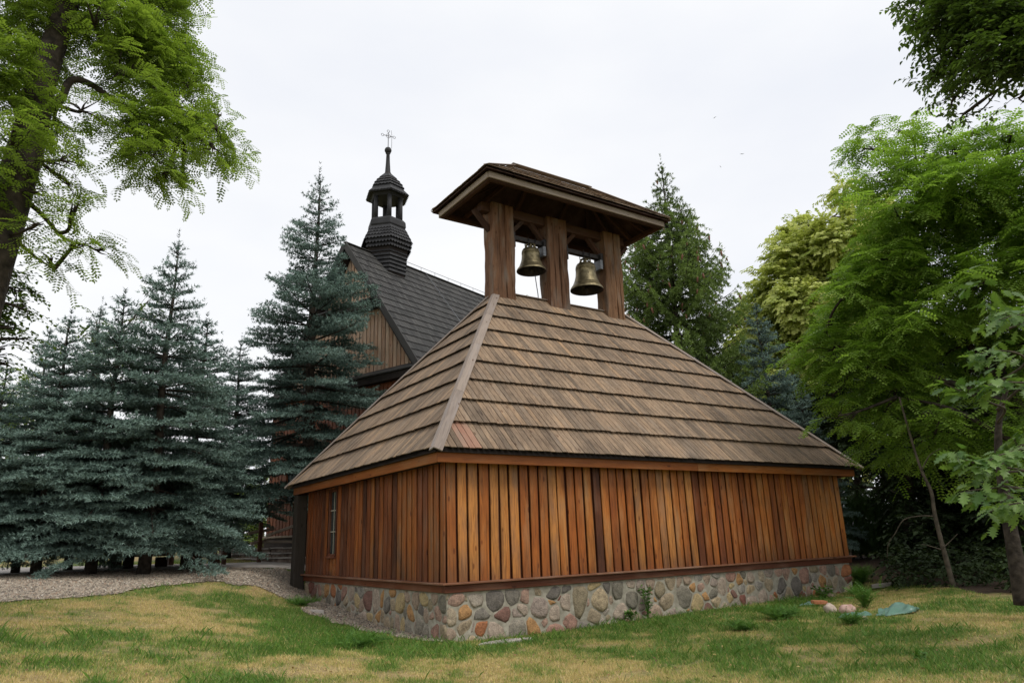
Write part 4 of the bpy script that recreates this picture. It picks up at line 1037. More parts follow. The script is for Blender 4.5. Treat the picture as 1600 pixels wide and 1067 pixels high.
LEAVES = {}
def leaf_templates():
    # compound robinia leaf along +x, normal +z
    V = []; F = []
    L = .24; n = 7
    for i in range(n):
        t = .12+.85*i/(n-1); x = L*t; z = -.05*t*t
        for s in (-1, 1):
            b = len(V); l = .050*(1-.25*abs(t-.5)); w = .0125; dx = .012
            V += [(x, 0, z), (x+dx-w, s*l*.5, z-.003), (x+dx, s*l, z-.008), (x+dx+w*1.1, s*l*.5, z-.003)]; F += [(b, b+1, b+2), (b, b+2, b+3)]
    b = len(V); V += [(L, 0, -.05), (L+.02, -.010, -.055), (L+.045, 0, -.065), (L+.02, .010, -.055)]; F += [(b, b+1, b+2), (b, b+2, b+3)]
    b = len(V); V += [(0, -.0015, 0), (0, .0015, 0), (L, 0, -.05)]; F += [(b, b+1, b+2)]
    LEAVES['pinnate'] = (np.array(V), np.array(F))
    # plain oval leaf, folded
    V = np.array([(0, 0, 0), (.03, -.026, .006), (.03, .026, .006), (.075, -.018, .0), (.075, .018, .0), (.105, 0, -.012), (.05, 0, -.004)])
    F = np.array([(0, 1, 6), (0, 6, 2), (1, 3, 6), (2, 6, 4), (3, 5, 6), (4, 6, 5)])
    LEAVES['oval'] = (V, F)
    LEAVES['small'] = (np.array([(0, 0, 0), (.045, -.032, .008), (.095, 0, -.01), (.045, .032, .008)]), np.array([(0, 1, 2), (0, 2, 3)]))
    # feathery weed leaf
    V = []; F = []
    for i in range(6):
        x = .012+.02*i; l = .03*(1-.1*i)
        for s in (-1, 1):
            b = len(V); V += [(x, 0, .02*i*.3), (x+.018, s*l, .02*i*.3+.004), (x+.010, 0, .02*i*.3)]; F += [(b, b+1, b+2)]
    LEAVES['feather'] = (np.array(V), np.array(F))
leaf_templates()
V = []; F = []
for i in range(5):
    t = .10+.85*i/4; x = .24*t; z = -.05*t*t
    for s in (-1, 1):
        b = len(V); V += [(x, 0, z), (x-.004, s*.034, z-.003), (x+.020, s*.062, z-.010), (x+.034, s*.030, z-.003)]; F += [(b, b+1, b+2), (b, b+2, b+3)]
b = len(V); V += [(.24, 0, -.05), (.265, -.016, -.055), (.30, 0, -.065), (.265, .016, -.055)]; F += [(b, b+1, b+2), (b, b+2, b+3)]
LEAVES['pinnate_far'] = (np.array(V), np.array(F))
def place_leaves(tmpl, pos, d, up, sc, r, rn=None):
    V, F = LEAVES[tmpl]; n = len(pos); x = norm(d); y = norm(np.cross(up, x)); z = np.cross(x, y); M = np.stack([x, y, z], 1)
    W = np.einsum('vk,nkj->nvj', V, M)*np.asarray(sc).reshape(-1, 1, 1)+pos[:, None, :]
    Fa = (F[None]+(np.arange(n)*len(V))[:, None, None]).reshape(-1, 3)
    if rn is None: rn = r.random(n)
    return W.reshape(-1, 3), Fa, np.repeat(rn, len(V))
def sprays(clumps, n_per_m3, tmpl, r, slen=.6, per=9, sc=1.0, flat=.5, droop=.25, shell=.55, origin=None, leafdown=.3, outward=0):
    """clumps: list of (centre, (rx, ry, rz)); twigs carrying leaves, denser near the clump's outside"""
    T = Tris(); W = Tris(); starts = []
    for c, rad, *dn in clumps:
        rad = np.array(rad, float); vol = 4.19*rad.prod(); n = max(6, int(vol*n_per_m3*(dn[0] if dn else 1)))
        u = norm(r.normal(size=(n, 3))); rr_ = (shell+(1-shell)*r.random(n)**.6)*(r.random(n)**.18); 
        # irregular outline
        wob = 1+.28*np.sin(u[:, 0]*4.1+c[0]*3)*np.cos(u[:, 1]*3.7+c[1]*5)+.18*np.sin(u[:, 2]*6+c[2]*7)
        p0 = c+u*rad*(rr_*wob)[:, None]*.80
        d = u*.75+r.normal(size=(n, 3))*.5; d[:, 2] = d[:, 2]*flat+.05; d = norm(d)
        ll = slen*r.uniform(.55, 1.15, n)
        starts.append(p0)
        tt = np.linspace(.12, 1, per); P = p0[:, None]+d[:, None]*(ll[:, None]*tt)[..., None]; P[..., 2] -= droop*ll[:, None]*tt**2
        side = norm(np.cross(d, np.array([0, 0, 1.])))
        sg = np.where(np.arange(per) % 2, 1., -1.)[None, :, None]
        ld = d[:, None]*.55+side[:, None]*sg*.85+r.normal(size=P.shape)*.18; ld[..., 2] -= leafdown*tt[None]+r.uniform(0, leafdown, P.shape[:2]); 
        up = np.array([0, 0, 1.])+r.normal(size=P.shape)*.28+outward*u[:, None]
        base = np.clip(r.normal(.5, .2, n), 0, 1)[:, None]+r.normal(size=(n, per))*.12
        V, F, rn = place_leaves(tmpl, P.reshape(-1, 3), ld.reshape(-1, 3), up.reshape(-1, 3), (sc*r.uniform(.75, 1.15, n*per)), r, np.clip(base.ravel(), 0, 1))
        T.add(V, F, rn)
        # twigs as slim triangular strips
        e = P[:, -1]; s = side*.0045; Vt = np.stack([p0-s, p0+s, e, p0+np.array([0, 0, .007])], 1).reshape(-1, 3); Ft = (np.array([(0, 1, 2), (1, 3, 2), (3, 0, 2)])[None]+(np.arange(n)*4)[:, None, None]).reshape(-1, 3)
        W.add(Vt, Ft, np.full(len(Vt), .3))
    return T, W, starts
def woody(W, skeleton, clumps, starts, r, main_r=.05, sub=7, sub_r=.016):
    """limbs from the skeleton to each clump centre and twigs fanning out inside it"""
    pts = np.concatenate([np.array(s[0]) for s in skeleton])
    for (c, rad, *_), st in zip(clumps, starts):
        j = np.argmin(np.linalg.norm(pts-c, axis=1)); p = pts[j]; mid = (p+c)/2+np.array([0, 0, -.06])*np.linalg.norm(c-p)+r.normal(size=3)*.07*np.linalg.norm(c-p)
        P = smooth_path([p, mid, c], 5); l = np.linalg.norm(c-p); m0 = min(main_r, .018+.018*l); W.tube(P, np.linspace(m0, m0*.5, len(P)), 5)
        for q in r.choice(len(st), min(sub, len(st)), replace=False):
            a = P[r.integers(len(P)//2, len(P))]; e = st[q]; mm_ = (a+e)/2+r.normal(size=3)*.08*np.linalg.norm(e-a); Q = smooth_path([a, mm_, e], 3); W.tube(Q, np.linspace(sub_r, .005, len(Q)), 4)
def clump_px(rows, D, jit, r, flatz=.8, depth=1.0):
    """rows of (px, py, half width px, half height px[, density]) at distance D -> world ellipsoids"""
    out = []
    for row in rows:
        d = D+r.uniform(-jit, jit) if len(row) < 6 else row[5]; c = at(row[0], row[1], d); m = np.dot(c-CAM, FW)/FPX
        rx, rz = row[2]*m, row[3]*m
        out.append((c, (rx, (rx*.6+rz*.4)*depth, rz), row[4] if len(row) > 4 else 1))
    return out

def deciduous(name, label, skeleton, rows_or_clumps, leafmat, bark, tmpl, seed, n_per, cat='tree', group=None, base=None, **kw):
    r = np.random.default_rng(seed); main = kw.pop('main_r', .05); sub = kw.pop('sub', 7)
    T, W, st = sprays(rows_or_clumps, n_per, tmpl, r, **kw)
    for P, R in skeleton: W.tube(P, R, 9)
    woody(W, skeleton, rows_or_clumps, st, r, main, sub)
    b = np.array(base if base is not None else skeleton[0][0][0], float)
    t = empty(name, tuple(b), label=label, cat=cat, group=group)
    for TT, nm, m in ((W, 'trunk', bark), (T, 'crown', leafmat)):
        V = np.concatenate(TT.V)-b.astype(np.float32); link(nm, tri_mesh(nm, V, np.concatenate(TT.F), np.concatenate(TT.R), nm == 'trunk'), m, t)
    return t
def skel(rows, D, r0, r1, k=5):
    P = smooth_path([at(*(row+(D,) if len(row) == 2 else row)) for row in rows], k); return (P, np.linspace(r0, r1, len(P)))
def skel_w(pts, r0, r1, k=5):
    P = smooth_path(np.array(pts, float), k); return (P, np.linspace(r0, r1, len(P)))

# ------------------------------------------------------------------ spruces
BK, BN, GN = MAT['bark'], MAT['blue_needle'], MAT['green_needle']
g_tall = spruce_geo(12.6, 4.2, 11, rmax=2.9, whorl=.50, per=7, power=.97, droop=.24, dens=23, skirt=.10, irr=.58, twig=.11, needle=.075, nw=.013, low=2.6, wgt=1.35, tp=3)
g_a = spruce_geo(8.8, 2.35, 12, whorl=.44, per=7, power=.84, droop=.24, dens=23, skirt=.07, irr=.52, twig=.11, needle=.075, nw=.013, low=1.15, wgt=1.35, tp=3)
g_b = spruce_geo(7.2, 1.75, 13, whorl=.34, per=8, power=.76, droop=.22, dens=23, skirt=.09, irr=.52, twig=.11, needle=.075, nw=.013, low=1.15, wgt=1.35, tp=3)
GRP = 'blue spruces in the row beyond the gravel bed'
def spruce_at(px, py, D, geo, H0, label, wide=1.0, rot=0, group=GRP, mats=(BK, BN), dz=0, name='blue_spruce'):
    p = at(px, py, D); gzz = g1(p[0], p[1]); s = (p[2]-gzz)/H0
    return put_tree(name, geo, p[0], p[1], label, mats, group, 'spruce', (s*wide, s*wide, s), rot)
spruce_at(500, 268, 24.2, g_tall, 12.9, 'tallest blue spruce, standing alone in front of the church gable', 1.0, .4)
spruce_at(279, 372, 20, g_a, 9.0, 'tall pointed blue spruce with the highest top of the left-hand row', 1.0, 1.1)
spruce_at(324, 492, 21.6, g_b, 7.4, 'smaller blue spruce tucked at the right flank of the tall pointed one', 1.15, .2)
spruce_at(196, 456, 20.2, g_b, 7.4, 'broad blue spruce with a sturdy bare lower trunk on the gravel edge', 1.12, 2.0)
spruce_at(160, 474, 23.2, g_a, 9.0, 'blue spruce of the back row peeping between two nearer spruces', .85, 3.0)
spruce_at(112, 488, 20.6, g_b, 7.4, 'pale blue spruce third from the photo edge with a feathery double top', 1.05, 4.1)
spruce_at(80, 508, 22.4, g_a, 9.0, 'blue spruce second from the photo edge, its top just below its neighbour', .9, 5.0)
spruce_at(12, 566, 21.0, g_b, 7.4, 'lowest blue spruce at the very end of the row by the photo edge', 1.1, 1.5)
spruce_at(378, 528, 27.5, g_tall, 12.9, 'younger blue spruce far back in the gap left of the tallest one', 1.15, 3.3)
spruce_at(240, 520, 22.8, g_b, 7.4, 'hidden blue spruce behind the tall pointed one, seen through gaps', 1.2, .9)
spruce_at(-90, 520, 22.0, g_a, 9.0, 'blue spruce just past the photo edge whose boughs reach in from the side', .9, 2.6)
g_n = spruce_geo(13.6, 4.7, 21, whorl=.46, per=8, power=.60, droop=.16, dens=22, skirt=.06, irr=.5, tipn=(.80, .48), twig=.12, needle=.085, nw=.016, hang=.5, upturn=.5, low=5.0, wgt=1.4, tp=3, czone=.55)
p = at(1032, 250, 28.5)
sn = put_tree('cone_bearing_spruce', g_n, p[0], p[1], 'tall green spruce hung with red-brown cones behind the bell turret', (BK, GN), None, 'spruce', (1.0, 1.0, (p[2]-g1(p[0], p[1]))/14.0), .6)
cv, cf = lathe([(.004, -.15), (.02, -.13), (.028, -.07), (.026, -.02), (.008, .0)], 7)
cme = mesh('cone', cv, cf, True); cme.materials.append(MAT['cone'])
rc = random.Random(4)
for c in rc.sample(g_n[2], min(130, len(g_n[2]))):
    link('cone', cme, None, sn, Matrix.Translation(Vector(c)+Vector((0, 0, -.02))) @ Matrix.Rotation(rc.uniform(-.3, .3), 4, 'X') @ Matrix.Scale(rc.uniform(1.0, 1.5), 4))
spruce_at(1180, 470, 27, g_a, 9.0, 'blue spruce with a bare grey tip beside the cone-bearing spruce', .9, 2.2, None)
spruce_at(1246, 585, 25.5, g_b, 7.4, 'low blue spruce just above the right eave of the bell house', .9, 1.2, None)

# ------------------------------------------------------------------ robinia leaning in at the top left
r9 = np.random.default_rng(99)
def dec_px(name, label, sk, rows, D, jit, mat, bark, tmpl, seed, n_per, depth=1.0, **kw):
    return deciduous(name, label, sk, clump_px(rows, D, jit, np.random.default_rng(seed+500), depth=depth), mat, bark, tmpl, seed, n_per, **kw)
sk = [skel([(-160, 1060), (-125, 800), (-70, 600), (-25, 440), (4, 350), (30, 265), (50, 195), (64, 130), (82, 75), (104, 12), (126, -70), (140, -170)], 10, .30, .10),
      skel([(60, 172), (92, 160), (111, 126), (142, 132), (177, 157), (205, 172), (231, 186), (262, 194), (289, 204), (338, 200)], 10, .058, .010),
      skel([(104, 30), (140, 30), (165, 27), (190, 45), (205, 70), (222, 105), (240, 135), (256, 152)], 9.9, .055, .012),
      skel([(40, 200), (20, 160), (-8, 146), (-60, 120)], 10.1, .06, .02), skel([(165, 28), (168, 60), (150, 88)], 9.9, .03, .012),
      skel([(20, 300), (60, 330), (100, 372), (140, 385)], 10.2, .04, .008), skel([(5, 360), (30, 380), (60, 405), (84, 420)], 10.2, .03, .008)]
rows = [(50, 40, 60, 45, 1), (70, 100, 40, 34, 1), (45, 170, 36, 30, 1), (60, 230, 30, 26, .8), (20, 95, 40, 45, .8), (190, 45, 60, 38), (245, 25, 45, 28), (285, 8, 26, 14, .7), (235, 95, 60, 40), (285, 100, 34, 34), (300, 128, 24, 16, .6), (190, 110, 42, 32, .8), (258, 272, 28, 18, .8), (285, 295, 14, 14, .7),  (245, 195, 52, 38), (240, 245, 40, 34), (285, 175, 38, 28),
        (205, 195, 40, 26), (332, 225, 34, 26), (362, 232, 26, 20), (345, 180, 26, 15), (300, 215, 30, 26), (130, 170, 34, 24, .55), (95, 205, 30, 26, .6), (100, 250, 28, 26, .7), (110, 288, 20, 20, .7), (118, 322, 12, 14, .6),
        (20, 205, 34, 34), (15, 260, 30, 30), (55, 300, 26, 22, .6), (30, 340, 28, 24, .7), (120, 378, 34, 8, 1.2), (152, 392, 24, 8, 1.2), (75, 402, 22, 10, 1.0), (60, 350, 30, 16, .8), (140, 15, 30, 18, .6), (-40, 100, 50, 80, .6), (-40, 250, 40, 60, .6), (100, -60, 120, 50, .5), (230, -50, 90, 40, .5)]
dec_px('robinia', 'large robinia leaning in from the side with dark trunk and feathery overhead sprays', sk, rows, 10, .7, MAT['robinia_near'], BK, 'pinnate_far', 31, 250, slen=.36, per=9, sc=.66, flat=.8, droop=.2, leafdown=.22, sub=8, main_r=.035, depth=1.3)
# dark drooping branches below it at the edge
sk = [skel([(-120, 1000), (-110, 700), (-90, 560), (-60, 480), (-20, 440)], 12, .16, .05)]
rows = [(15, 430, 30, 22), (28, 455, 30, 20), (10, 480, 26, 18), (35, 482, 20, 12), (20, 512, 26, 14), (8, 545, 22, 16), (30, 530, 18, 8), (12, 570, 16, 14), (-40, 480, 50, 60)]
dec_px('linden_tree', 'small-leaved tree whose dark drooping twigs hang at the photo edge under the robinia', sk, rows, 12, .5, MAT['elm'], BK, 'small', 33, 420, slen=.34, per=9, sc=.75, flat=.4, droop=.5, sub=6, main_r=.03)
# ------------------------------------------------------------------ elm overhanging at the top right
sk = [skel([(1900, 1050), (1880, 800), (1850, 500), (1830, 250), (1800, 60), (1780, -120)], 11.5, .32, .16), skel([(1830, 250), (1740, 160), (1660, 110), (1590, 70), (1520, 40)], 11.3, .10, .02), skel([(1800, 60), (1700, 0), (1600, -20), (1500, -30)], 11.3, .08, .02)]
rows = [(1440, 8, 34, 24), (1490, 25, 44, 36), (1545, 30, 50, 40), (1595, 40, 40, 40), (1460, 55, 28, 22, .9), (1500, 80, 42, 30), (1545, 92, 44, 34), (1590, 100, 34, 26, .8), (1452, 118, 20, 16, .9), (1478, 125, 26, 22), (1488, 158, 18, 14), (1505, 178, 9, 8), (1520, 130, 30, 20, .8), (1592, 155, 14, 12, .7), (1560, -30, 120, 40), (1660, 60, 60, 90, .7), (1430, 36, 14, 12, .8)]
dec_px('elm_tree', 'dark elm outside the photo whose heavy bough hangs in at the top right corner', sk, rows, 11.3, .6, MAT['elm'], BK, 'oval', 35, 620, slen=.34, per=8, sc=.85, flat=.7, droop=.2, sub=8, main_r=.03, depth=1.2)

# ------------------------------------------------------------------ linden in blossom, far right
sk = [skel([(1300, 850), (1300, 700), (1295, 560), (1290, 430), (1300, 340)], 37, .45, .08), skel([(1298, 650), (1240, 560), (1200, 500)], 36.5, .2, .05), skel([(1295, 560), (1350, 450), (1380, 380)], 36.5, .2, .05)]
rows = [(1260, 415, 60, 42), (1235, 400, 40, 30), (1300, 380, 52, 36), (1345, 355, 40, 30), (1375, 330, 30, 28), (1215, 445, 40, 34), (1190, 480, 38, 30), (1165, 515, 26, 26), (1250, 480, 60, 46), (1320, 450, 60, 50), (1230, 545, 56, 44), (1300, 560, 66, 56), (1180, 545, 30, 30), (1380, 420, 50, 50), (1262, 352, 18, 12, .9), (1250, 620, 50, 40, .7), (1380, 520, 70, 60, .7), (1155, 495, 14, 14), (1165, 560, 34, 40), (1200, 610, 40, 40), (1290, 640, 46, 36), (1330, 700, 24, 40, .7), (1320, 300, 30, 16), (1250, 368, 44, 26)]
dec_px('linden_tree', 'tall linden covered in pale yellow blossom behind the green robinia', sk, rows, 36, 1.6, MAT['linden'], MAT['bark_grey'], 'small', 41, 30, slen=.85, per=16, sc=2.4, outward=1.2, flat=.7, droop=.2, shell=.75, sub=4, main_r=.10, depth=1.0)

# ------------------------------------------------------------------ big robinia at the right
sk = [skel([(1640, 925), (1625, 780), (1590, 640), (1530, 520), (1500, 400), (1490, 300), (1480, 235)], 19.5, .20, .03), skel([(1560, 590), (1500, 520), (1452, 430), (1440, 330), (1430, 240)], 19.2, .09, .02),
      skel([(1505, 500), (1560, 420), (1575, 330), (1570, 260)], 19.6, .09, .02), skel([(1575, 630), (1460, 590), (1340, 560), (1290, 520)], 18.6, .09, .015), skel([(1600, 700), (1490, 640), (1400, 620)], 18, .07, .015), skel([(1560, 580), (1620, 520), (1680, 500)], 19, .08, .02)]
rows = [(1372, 215, 34, 14, 1.2), (1405, 205, 30, 14, 1.0), (1350, 232, 22, 10, 1.0), (1372, 270, 34, 24), (1360, 292, 22, 14), (1440, 245, 40, 24), (1490, 230, 36, 20), (1535, 222, 34, 22), (1580, 210, 30, 22), (1600, 250, 30, 40), (1430, 290, 44, 30), (1500, 290, 56, 36), (1565, 300, 48, 36),
        (1400, 330, 44, 26), (1460, 350, 60, 34), (1540, 360, 60, 40), (1390, 380, 50, 28), (1375, 405, 44, 22), (1330, 450, 30, 20, .8), (1370, 440, 60, 30), (1450, 430, 60, 36), (1540, 440, 60, 40), (1600, 420, 40, 50), (1340, 490, 56, 30), (1420, 500, 60, 36), (1500, 510, 60, 36), (1580, 510, 50, 40),
        (1300, 550, 52, 28), (1370, 560, 56, 30), (1440, 570, 56, 30), (1500, 585, 40, 24, .8), (1400, 610, 48, 22), (1450, 650, 40, 18, .7), (1350, 630, 40, 20, .9), (1380, 650, 44, 22, .8), (1300, 620, 30, 18, .8), (1450, 700, 44, 24, .7), (1420, 690, 50, 26, .5), (1500, 680, 50, 30, .5), (1560, 650, 50, 40, .6), (1360, 680, 30, 22, .5), (1580, 720, 40, 30, .5), (1310, 650, 30, 20, .6), (1660, 350, 60, 120, .5), (1650, 550, 50, 80, .5)]
dec_px('robinia', 'wide bright green robinia with layered feathery crown rising beyond the right eave', sk, rows, 18.8, 1.1, MAT['robinia'], BK, 'pinnate_far', 51, 44, slen=.75, per=11, sc=1.3, flat=.35, droop=.28, sub=6, main_r=.05, leafdown=.3, depth=1.25)

# ------------------------------------------------------------------ dense shaded wood on the right
GW = 'shaded trees of the wood beyond the lawn'
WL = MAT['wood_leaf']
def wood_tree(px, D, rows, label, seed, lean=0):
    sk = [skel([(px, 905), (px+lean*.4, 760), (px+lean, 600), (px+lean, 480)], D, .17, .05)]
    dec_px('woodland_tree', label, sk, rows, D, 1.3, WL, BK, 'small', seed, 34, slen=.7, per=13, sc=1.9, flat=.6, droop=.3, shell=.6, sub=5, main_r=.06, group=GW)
wood_tree(1420, 25, [(1400, 700, 66, 60), (1345, 670, 44, 50), (1460, 660, 60, 60), (1420, 770, 40, 44, .8), (1330, 610, 44, 50), (1440, 830, 50, 44), (1320, 560, 40, 40), (1400, 600, 60, 50), (1470, 560, 60, 60)], 'dark shaded tree with dense low boughs, nearest the bell house corner', 61)
wood_tree(1500, 27, [(1500, 720, 66, 70), (1560, 640, 66, 60), (1480, 800, 60, 50), (1540, 800, 60, 60), (1530, 560, 60, 60), (1500, 870, 70, 30)], 'dark shaded tree behind the slender leaning sapling', 62, -20)
wood_tree(1590, 23, [(1590, 740, 60, 70), (1600, 640, 60, 60), (1570, 830, 50, 50), (1650, 720, 80, 90), (1640, 850, 60, 50), (1600, 560, 60, 60)], 'dark shaded tree behind the young oak at the right edge', 63, 10)
wood_tree(1340, 34, [(1345, 700, 36, 44), (1320, 640, 60, 50), (1290, 680, 50, 44), (1338, 750, 24, 22, .9), (1250, 640, 50, 44), (1395, 730, 30, 30), (1420, 780, 22, 60)], 'distant dark tree in the gap above the thuja hedge', 64)
wood_tree(1700, 26, [(1690, 700, 90, 120), (1720, 560, 90, 90), (1760, 800, 90, 90)], 'dark shaded tree past the right edge of the photo', 65)
# undergrowth beneath
ru = np.random.default_rng(71); cl = []
for k in range(46):
    px = ru.uniform(1400, 1690); D = ru.uniform(19.5, 26)-(px-1400)*.012; c = at(px, 860, D); c[2] = g1(c[0], c[1])+ru.uniform(.1, .55); cl.append((c, (ru.uniform(.4, .9), ru.uniform(.4, .8), ru.uniform(.25, .6)), 1))
T, W, st = sprays(cl, 26, 'small', ru, slen=.4, per=8, sc=1.3, flat=.7, droop=.2)
tag(T.build('undergrowth', WL), 'dark tangled undergrowth along the foot of the shaded wood', 'undergrowth', kind='stuff')
# thuja hedge
ru = np.random.default_rng(72); n = 5200
a = np.array(at(1325, 850, 26.5)); b = np.array(at(1425, 850, 27.5)); t = ru.random(n); base = a+(b-a)*t[:, None]; zt = 1.75+.35*np.sin(t*22)*ru.random(n)
base[:, 2] = gz(base[:, 0], base[:, 1])+ru.random(n)*zt; base[:, :2] += ru.normal(size=(n, 2))*.28
V, F, rn = place_leaves('feather', base, np.stack([ru.normal(size=n)*.35, ru.normal(size=n)*.35-.1, np.ones(n)], 1), ru.normal(size=(n, 3)), ru.uniform(1.6, 2.6, n), ru)
h0 = a.copy(); h0[2] = g1(a[0], a[1]); hd = empty('thuja_hedge', tuple(h0), label='clipped green thuja hedge at the far right corner of the bell house', cat='hedge')
link('foliage', tri_mesh('foliage', V-h0.astype(np.float32), F, rn), MAT['thuja'], hd)
tr = Tris()
for k in range(9):
    q = a+(b-a)*(k+.5)/9-h0; tr.tube([(q[0], q[1], -.1), (q[0]+.03, q[1], 1.5)], [.04, .015], 5)
tr.build('stem', BK, hd)
# sapling
P1_ = skel([(1490, 917), (1478, 872), (1468, 835), (1460, 800), (1455, 768), (1440, 735), (1425, 690), (1405, 620)], 17.6, .055, .02)
sap = empty('sapling', tuple(P1_[0][0]), label='slender bare leaning sapling at the edge of the dark wood', cat='sapling')
o0 = P1_[0][0]; tr = Tris(); tr.tube(P1_[0]-o0, P1_[1], 8); tr.build('trunk', MAT['bark_grey'], sap, smooth=True)
for q in ([(1458, 806), (1436, 806), (1412, 812), (1398, 834), (1388, 850), (1386, 872)], [(1473, 856), (1484, 846), (1496, 834)], [(1470, 858), (1450, 852), (1440, 850)], [(1440, 735), (1452, 712), (1470, 700)]):
    Pq = skel(q, 17.5, .014, .005); tr = Tris(); tr.tube(Pq[0]-o0, Pq[1], 5); tr.build('branch', MAT['bark_grey'], sap)
# far trees
sk = [skel([(408, 880), (408, 820), (405, 770)], 42, .2, .06)]
dec_px('far_tree', 'bright green tree seen through the gap beside the church steps', sk, [(408, 800, 22, 26), (398, 775, 24, 22), (420, 770, 20, 20), (404, 836, 20, 18), (415, 745, 26, 20), (395, 850, 26, 12)], 42, 1, MAT['bright_leaf'], MAT['bark_grey'], 'small', 81, 14, slen=.8, per=12, sc=2.0)
sk = [skel([(838, 850), (838, 600), (838, 480)], 46, .3, .08)]
dec_px('far_tree', 'yellow green treetop showing between the bell turret posts', sk, [(836, 470, 16, 14), (828, 486, 20, 18), (850, 480, 14, 14), (838, 520, 40, 40), (830, 575, 50, 40)], 46, 1, MAT['bright_leaf'], MAT['bark_grey'], 'small', 82, 8, slen=.8, per=12, sc=2.2)
sk = [skel([(20, 900), (20, 750), (25, 640)], 34, .3, .08)]
dec_px('far_tree', 'yellow green leafy tree at the photo edge behind the lowest spruce', sk, [(20, 610, 34, 26), (45, 580, 24, 18), (10, 650, 40, 36), (50, 640, 30, 30), (20, 720, 50, 40), (-30, 660, 50, 60)], 34, 1, MAT['bright_leaf'], MAT['bark_grey'], 'small', 83, 12, slen=.8, per=12, sc=2.0)
sk = [skel([(150, 900), (150, 700), (152, 560)], 30, .25, .06)]
dec_px('far_tree', 'olive leafy treetop rising between the blue spruce tops', sk, [(150, 500, 18, 14), (140, 520, 26, 20), (232, 470, 16, 16), (228, 500, 24, 22), (160, 560, 40, 34)], 29, .6, MAT['elm'], MAT['bark_grey'], 'small', 84, 22, slen=.6, per=12, sc=1.5)
# screen of distant woodland at the horizon behind church and yard
def far_row(name, label, px0, px1, D, top, seed):
    r = np.random.default_rng(seed); cl = []
    n = int(abs(px1-px0)/26)+2
    for k in range(n):
        px = px0+(px1-px0)*k/(n-1); hgt = top*(.75+.4*r.random()); c = at(px, 850, D+r.uniform(-3, 3)); z0 = 1.5
        for zz in np.arange(.5, hgt, 1.6): cl.append((np.array([c[0]+r.uniform(-.6, .6), c[1]+r.uniform(-.6, .6), z0+zz]), (1.7, 1.7, 1.4), 1))
    T, W, st = sprays(cl, 3, 'small', r, slen=.9, per=12, sc=4.2)
    tag(T.build(name, WL), label, 'woodland', kind='stuff')
far_row('distant_woodland', 'distant dark woodland closing the view behind the spruces', -260, 395, 62, 6.5, 91)
far_row('woodland_backdrop', 'dark woodland mass behind the shaded trees at the right', 1425, 1800, 44, 9, 93)
far_row('woodland_edge', 'dark edge of woodland behind the linden and robinia', 1090, 1330, 52, 7, 92)

# ------------------------------------------------------------------ young red oak at the right
def oak_leaf(seed):
    r = random.Random(seed)
    half = [(0, .004), (.10, .05), (.20, .20), (.27, .09), (.38, .29), (.46, .11), (.60, .31), (.66, .12), (.78, .21), (.84, .07)]
    c = .9+.2*r.random(); V = []; F = []; mid = []
    for x, y in half: mid.append((x, 0, -.10*x*x))
    for s in (-1, 1):
        for x, y in half: V.append((x, s*y*c*(1+r.uniform(-.12, .12)), .10*abs(y)-.12*x*x+r.uniform(-.01, .01)))
    n = len(half); V += mid+[(1.0, 0, -.14)]; M0 = 2*n
    for s in (0, 1):
        for i in range(n-1):
            q = (M0+i, M0+i+1, s*n+i+1, s*n+i); F.append(q if s == 0 else q[::-1])
        t = (M0+n-1, M0+n, s*n+n-1); F.append(t if s == 0 else t[::-1])
    V += [(-.16, -.006, 0), (-.16, .006, 0)]; b = len(V)-2; F.append((b, b+1, M0))
    return [(x*.21, y*.21, z*.21) for x, y, z in V], F
oakt = []
for k in range(3):
    V, F = oak_leaf(k); me = mesh('leaf', V, F); me.materials.append(MAT['oak']); oakt.append(me)
Vq, Fq = oak_leaf(7); tri = []
for f in Fq: tri += [(f[0], f[i], f[i+1]) for i in range(1, len(f)-1)]
LEAVES['oak'] = (np.array(Vq), np.array(tri))
ro = np.random.default_rng(15)
tP, tR = skel([(1600, 945), (1592, 900), (1583, 850), (1574, 800), (1566, 750), (1560, 700), (1562, 650), (1575, 600)], 13.6, .135, .03)
o0 = tP[0].copy(); o0[2] = g1(o0[0], o0[1])
oak = empty('young_oak', tuple(o0), label='young red oak with large lobed leaves and smooth pale trunk at the right edge', cat='oak')
tr = Tris(); tr.tube(tP-o0, tR, 10); tr.build('trunk', BK, oak, smooth=True)
brs = [([(1566, 748, 13.6), (1575, 738, 12.0), (1600, 735, 10.6), (1560, 728, 10.0), (1517, 721, 9.7), (1481, 707, 9.5)], 50), ([(1568, 760, 13.6), (1600, 765, 11.5), (1580, 760, 10.2), (1558, 762, 9.9), (1525, 765, 9.7), (1500, 769, 9.6)], 34),
       ([(1558, 640, 13.6), (1590, 610, 11.5), (1610, 600, 10.6), (1580, 597, 10.2), (1556, 598, 10.0), (1540, 604, 9.9)], 40), ([(1558, 660, 13.6), (1570, 640, 11.5), (1550, 630, 10.6), (1512, 615, 10.2), (1490, 606, 10.1), (1474, 599, 10.0)], 30),
       ([(1556, 600, 13.6), (1600, 570, 11.5), (1590, 552, 10.6), (1550, 548, 10.3), (1524, 556, 10.2)], 40), ([(1558, 520, 13.6), (1610, 500, 11.5), (1590, 492, 10.8), (1560, 500, 10.5)], 36), ([(1566, 740, 13.6), (1590, 700, 12), (1640, 690, 10.6), (1600, 700, 10.3), (1560, 712, 10.0), (1530, 730, 9.9)], 44),
       ([(1568, 770, 13.6), (1610, 790, 12.0), (1600, 785, 11.0), (1570, 790, 10.8), (1545, 800, 10.7)], 26)]
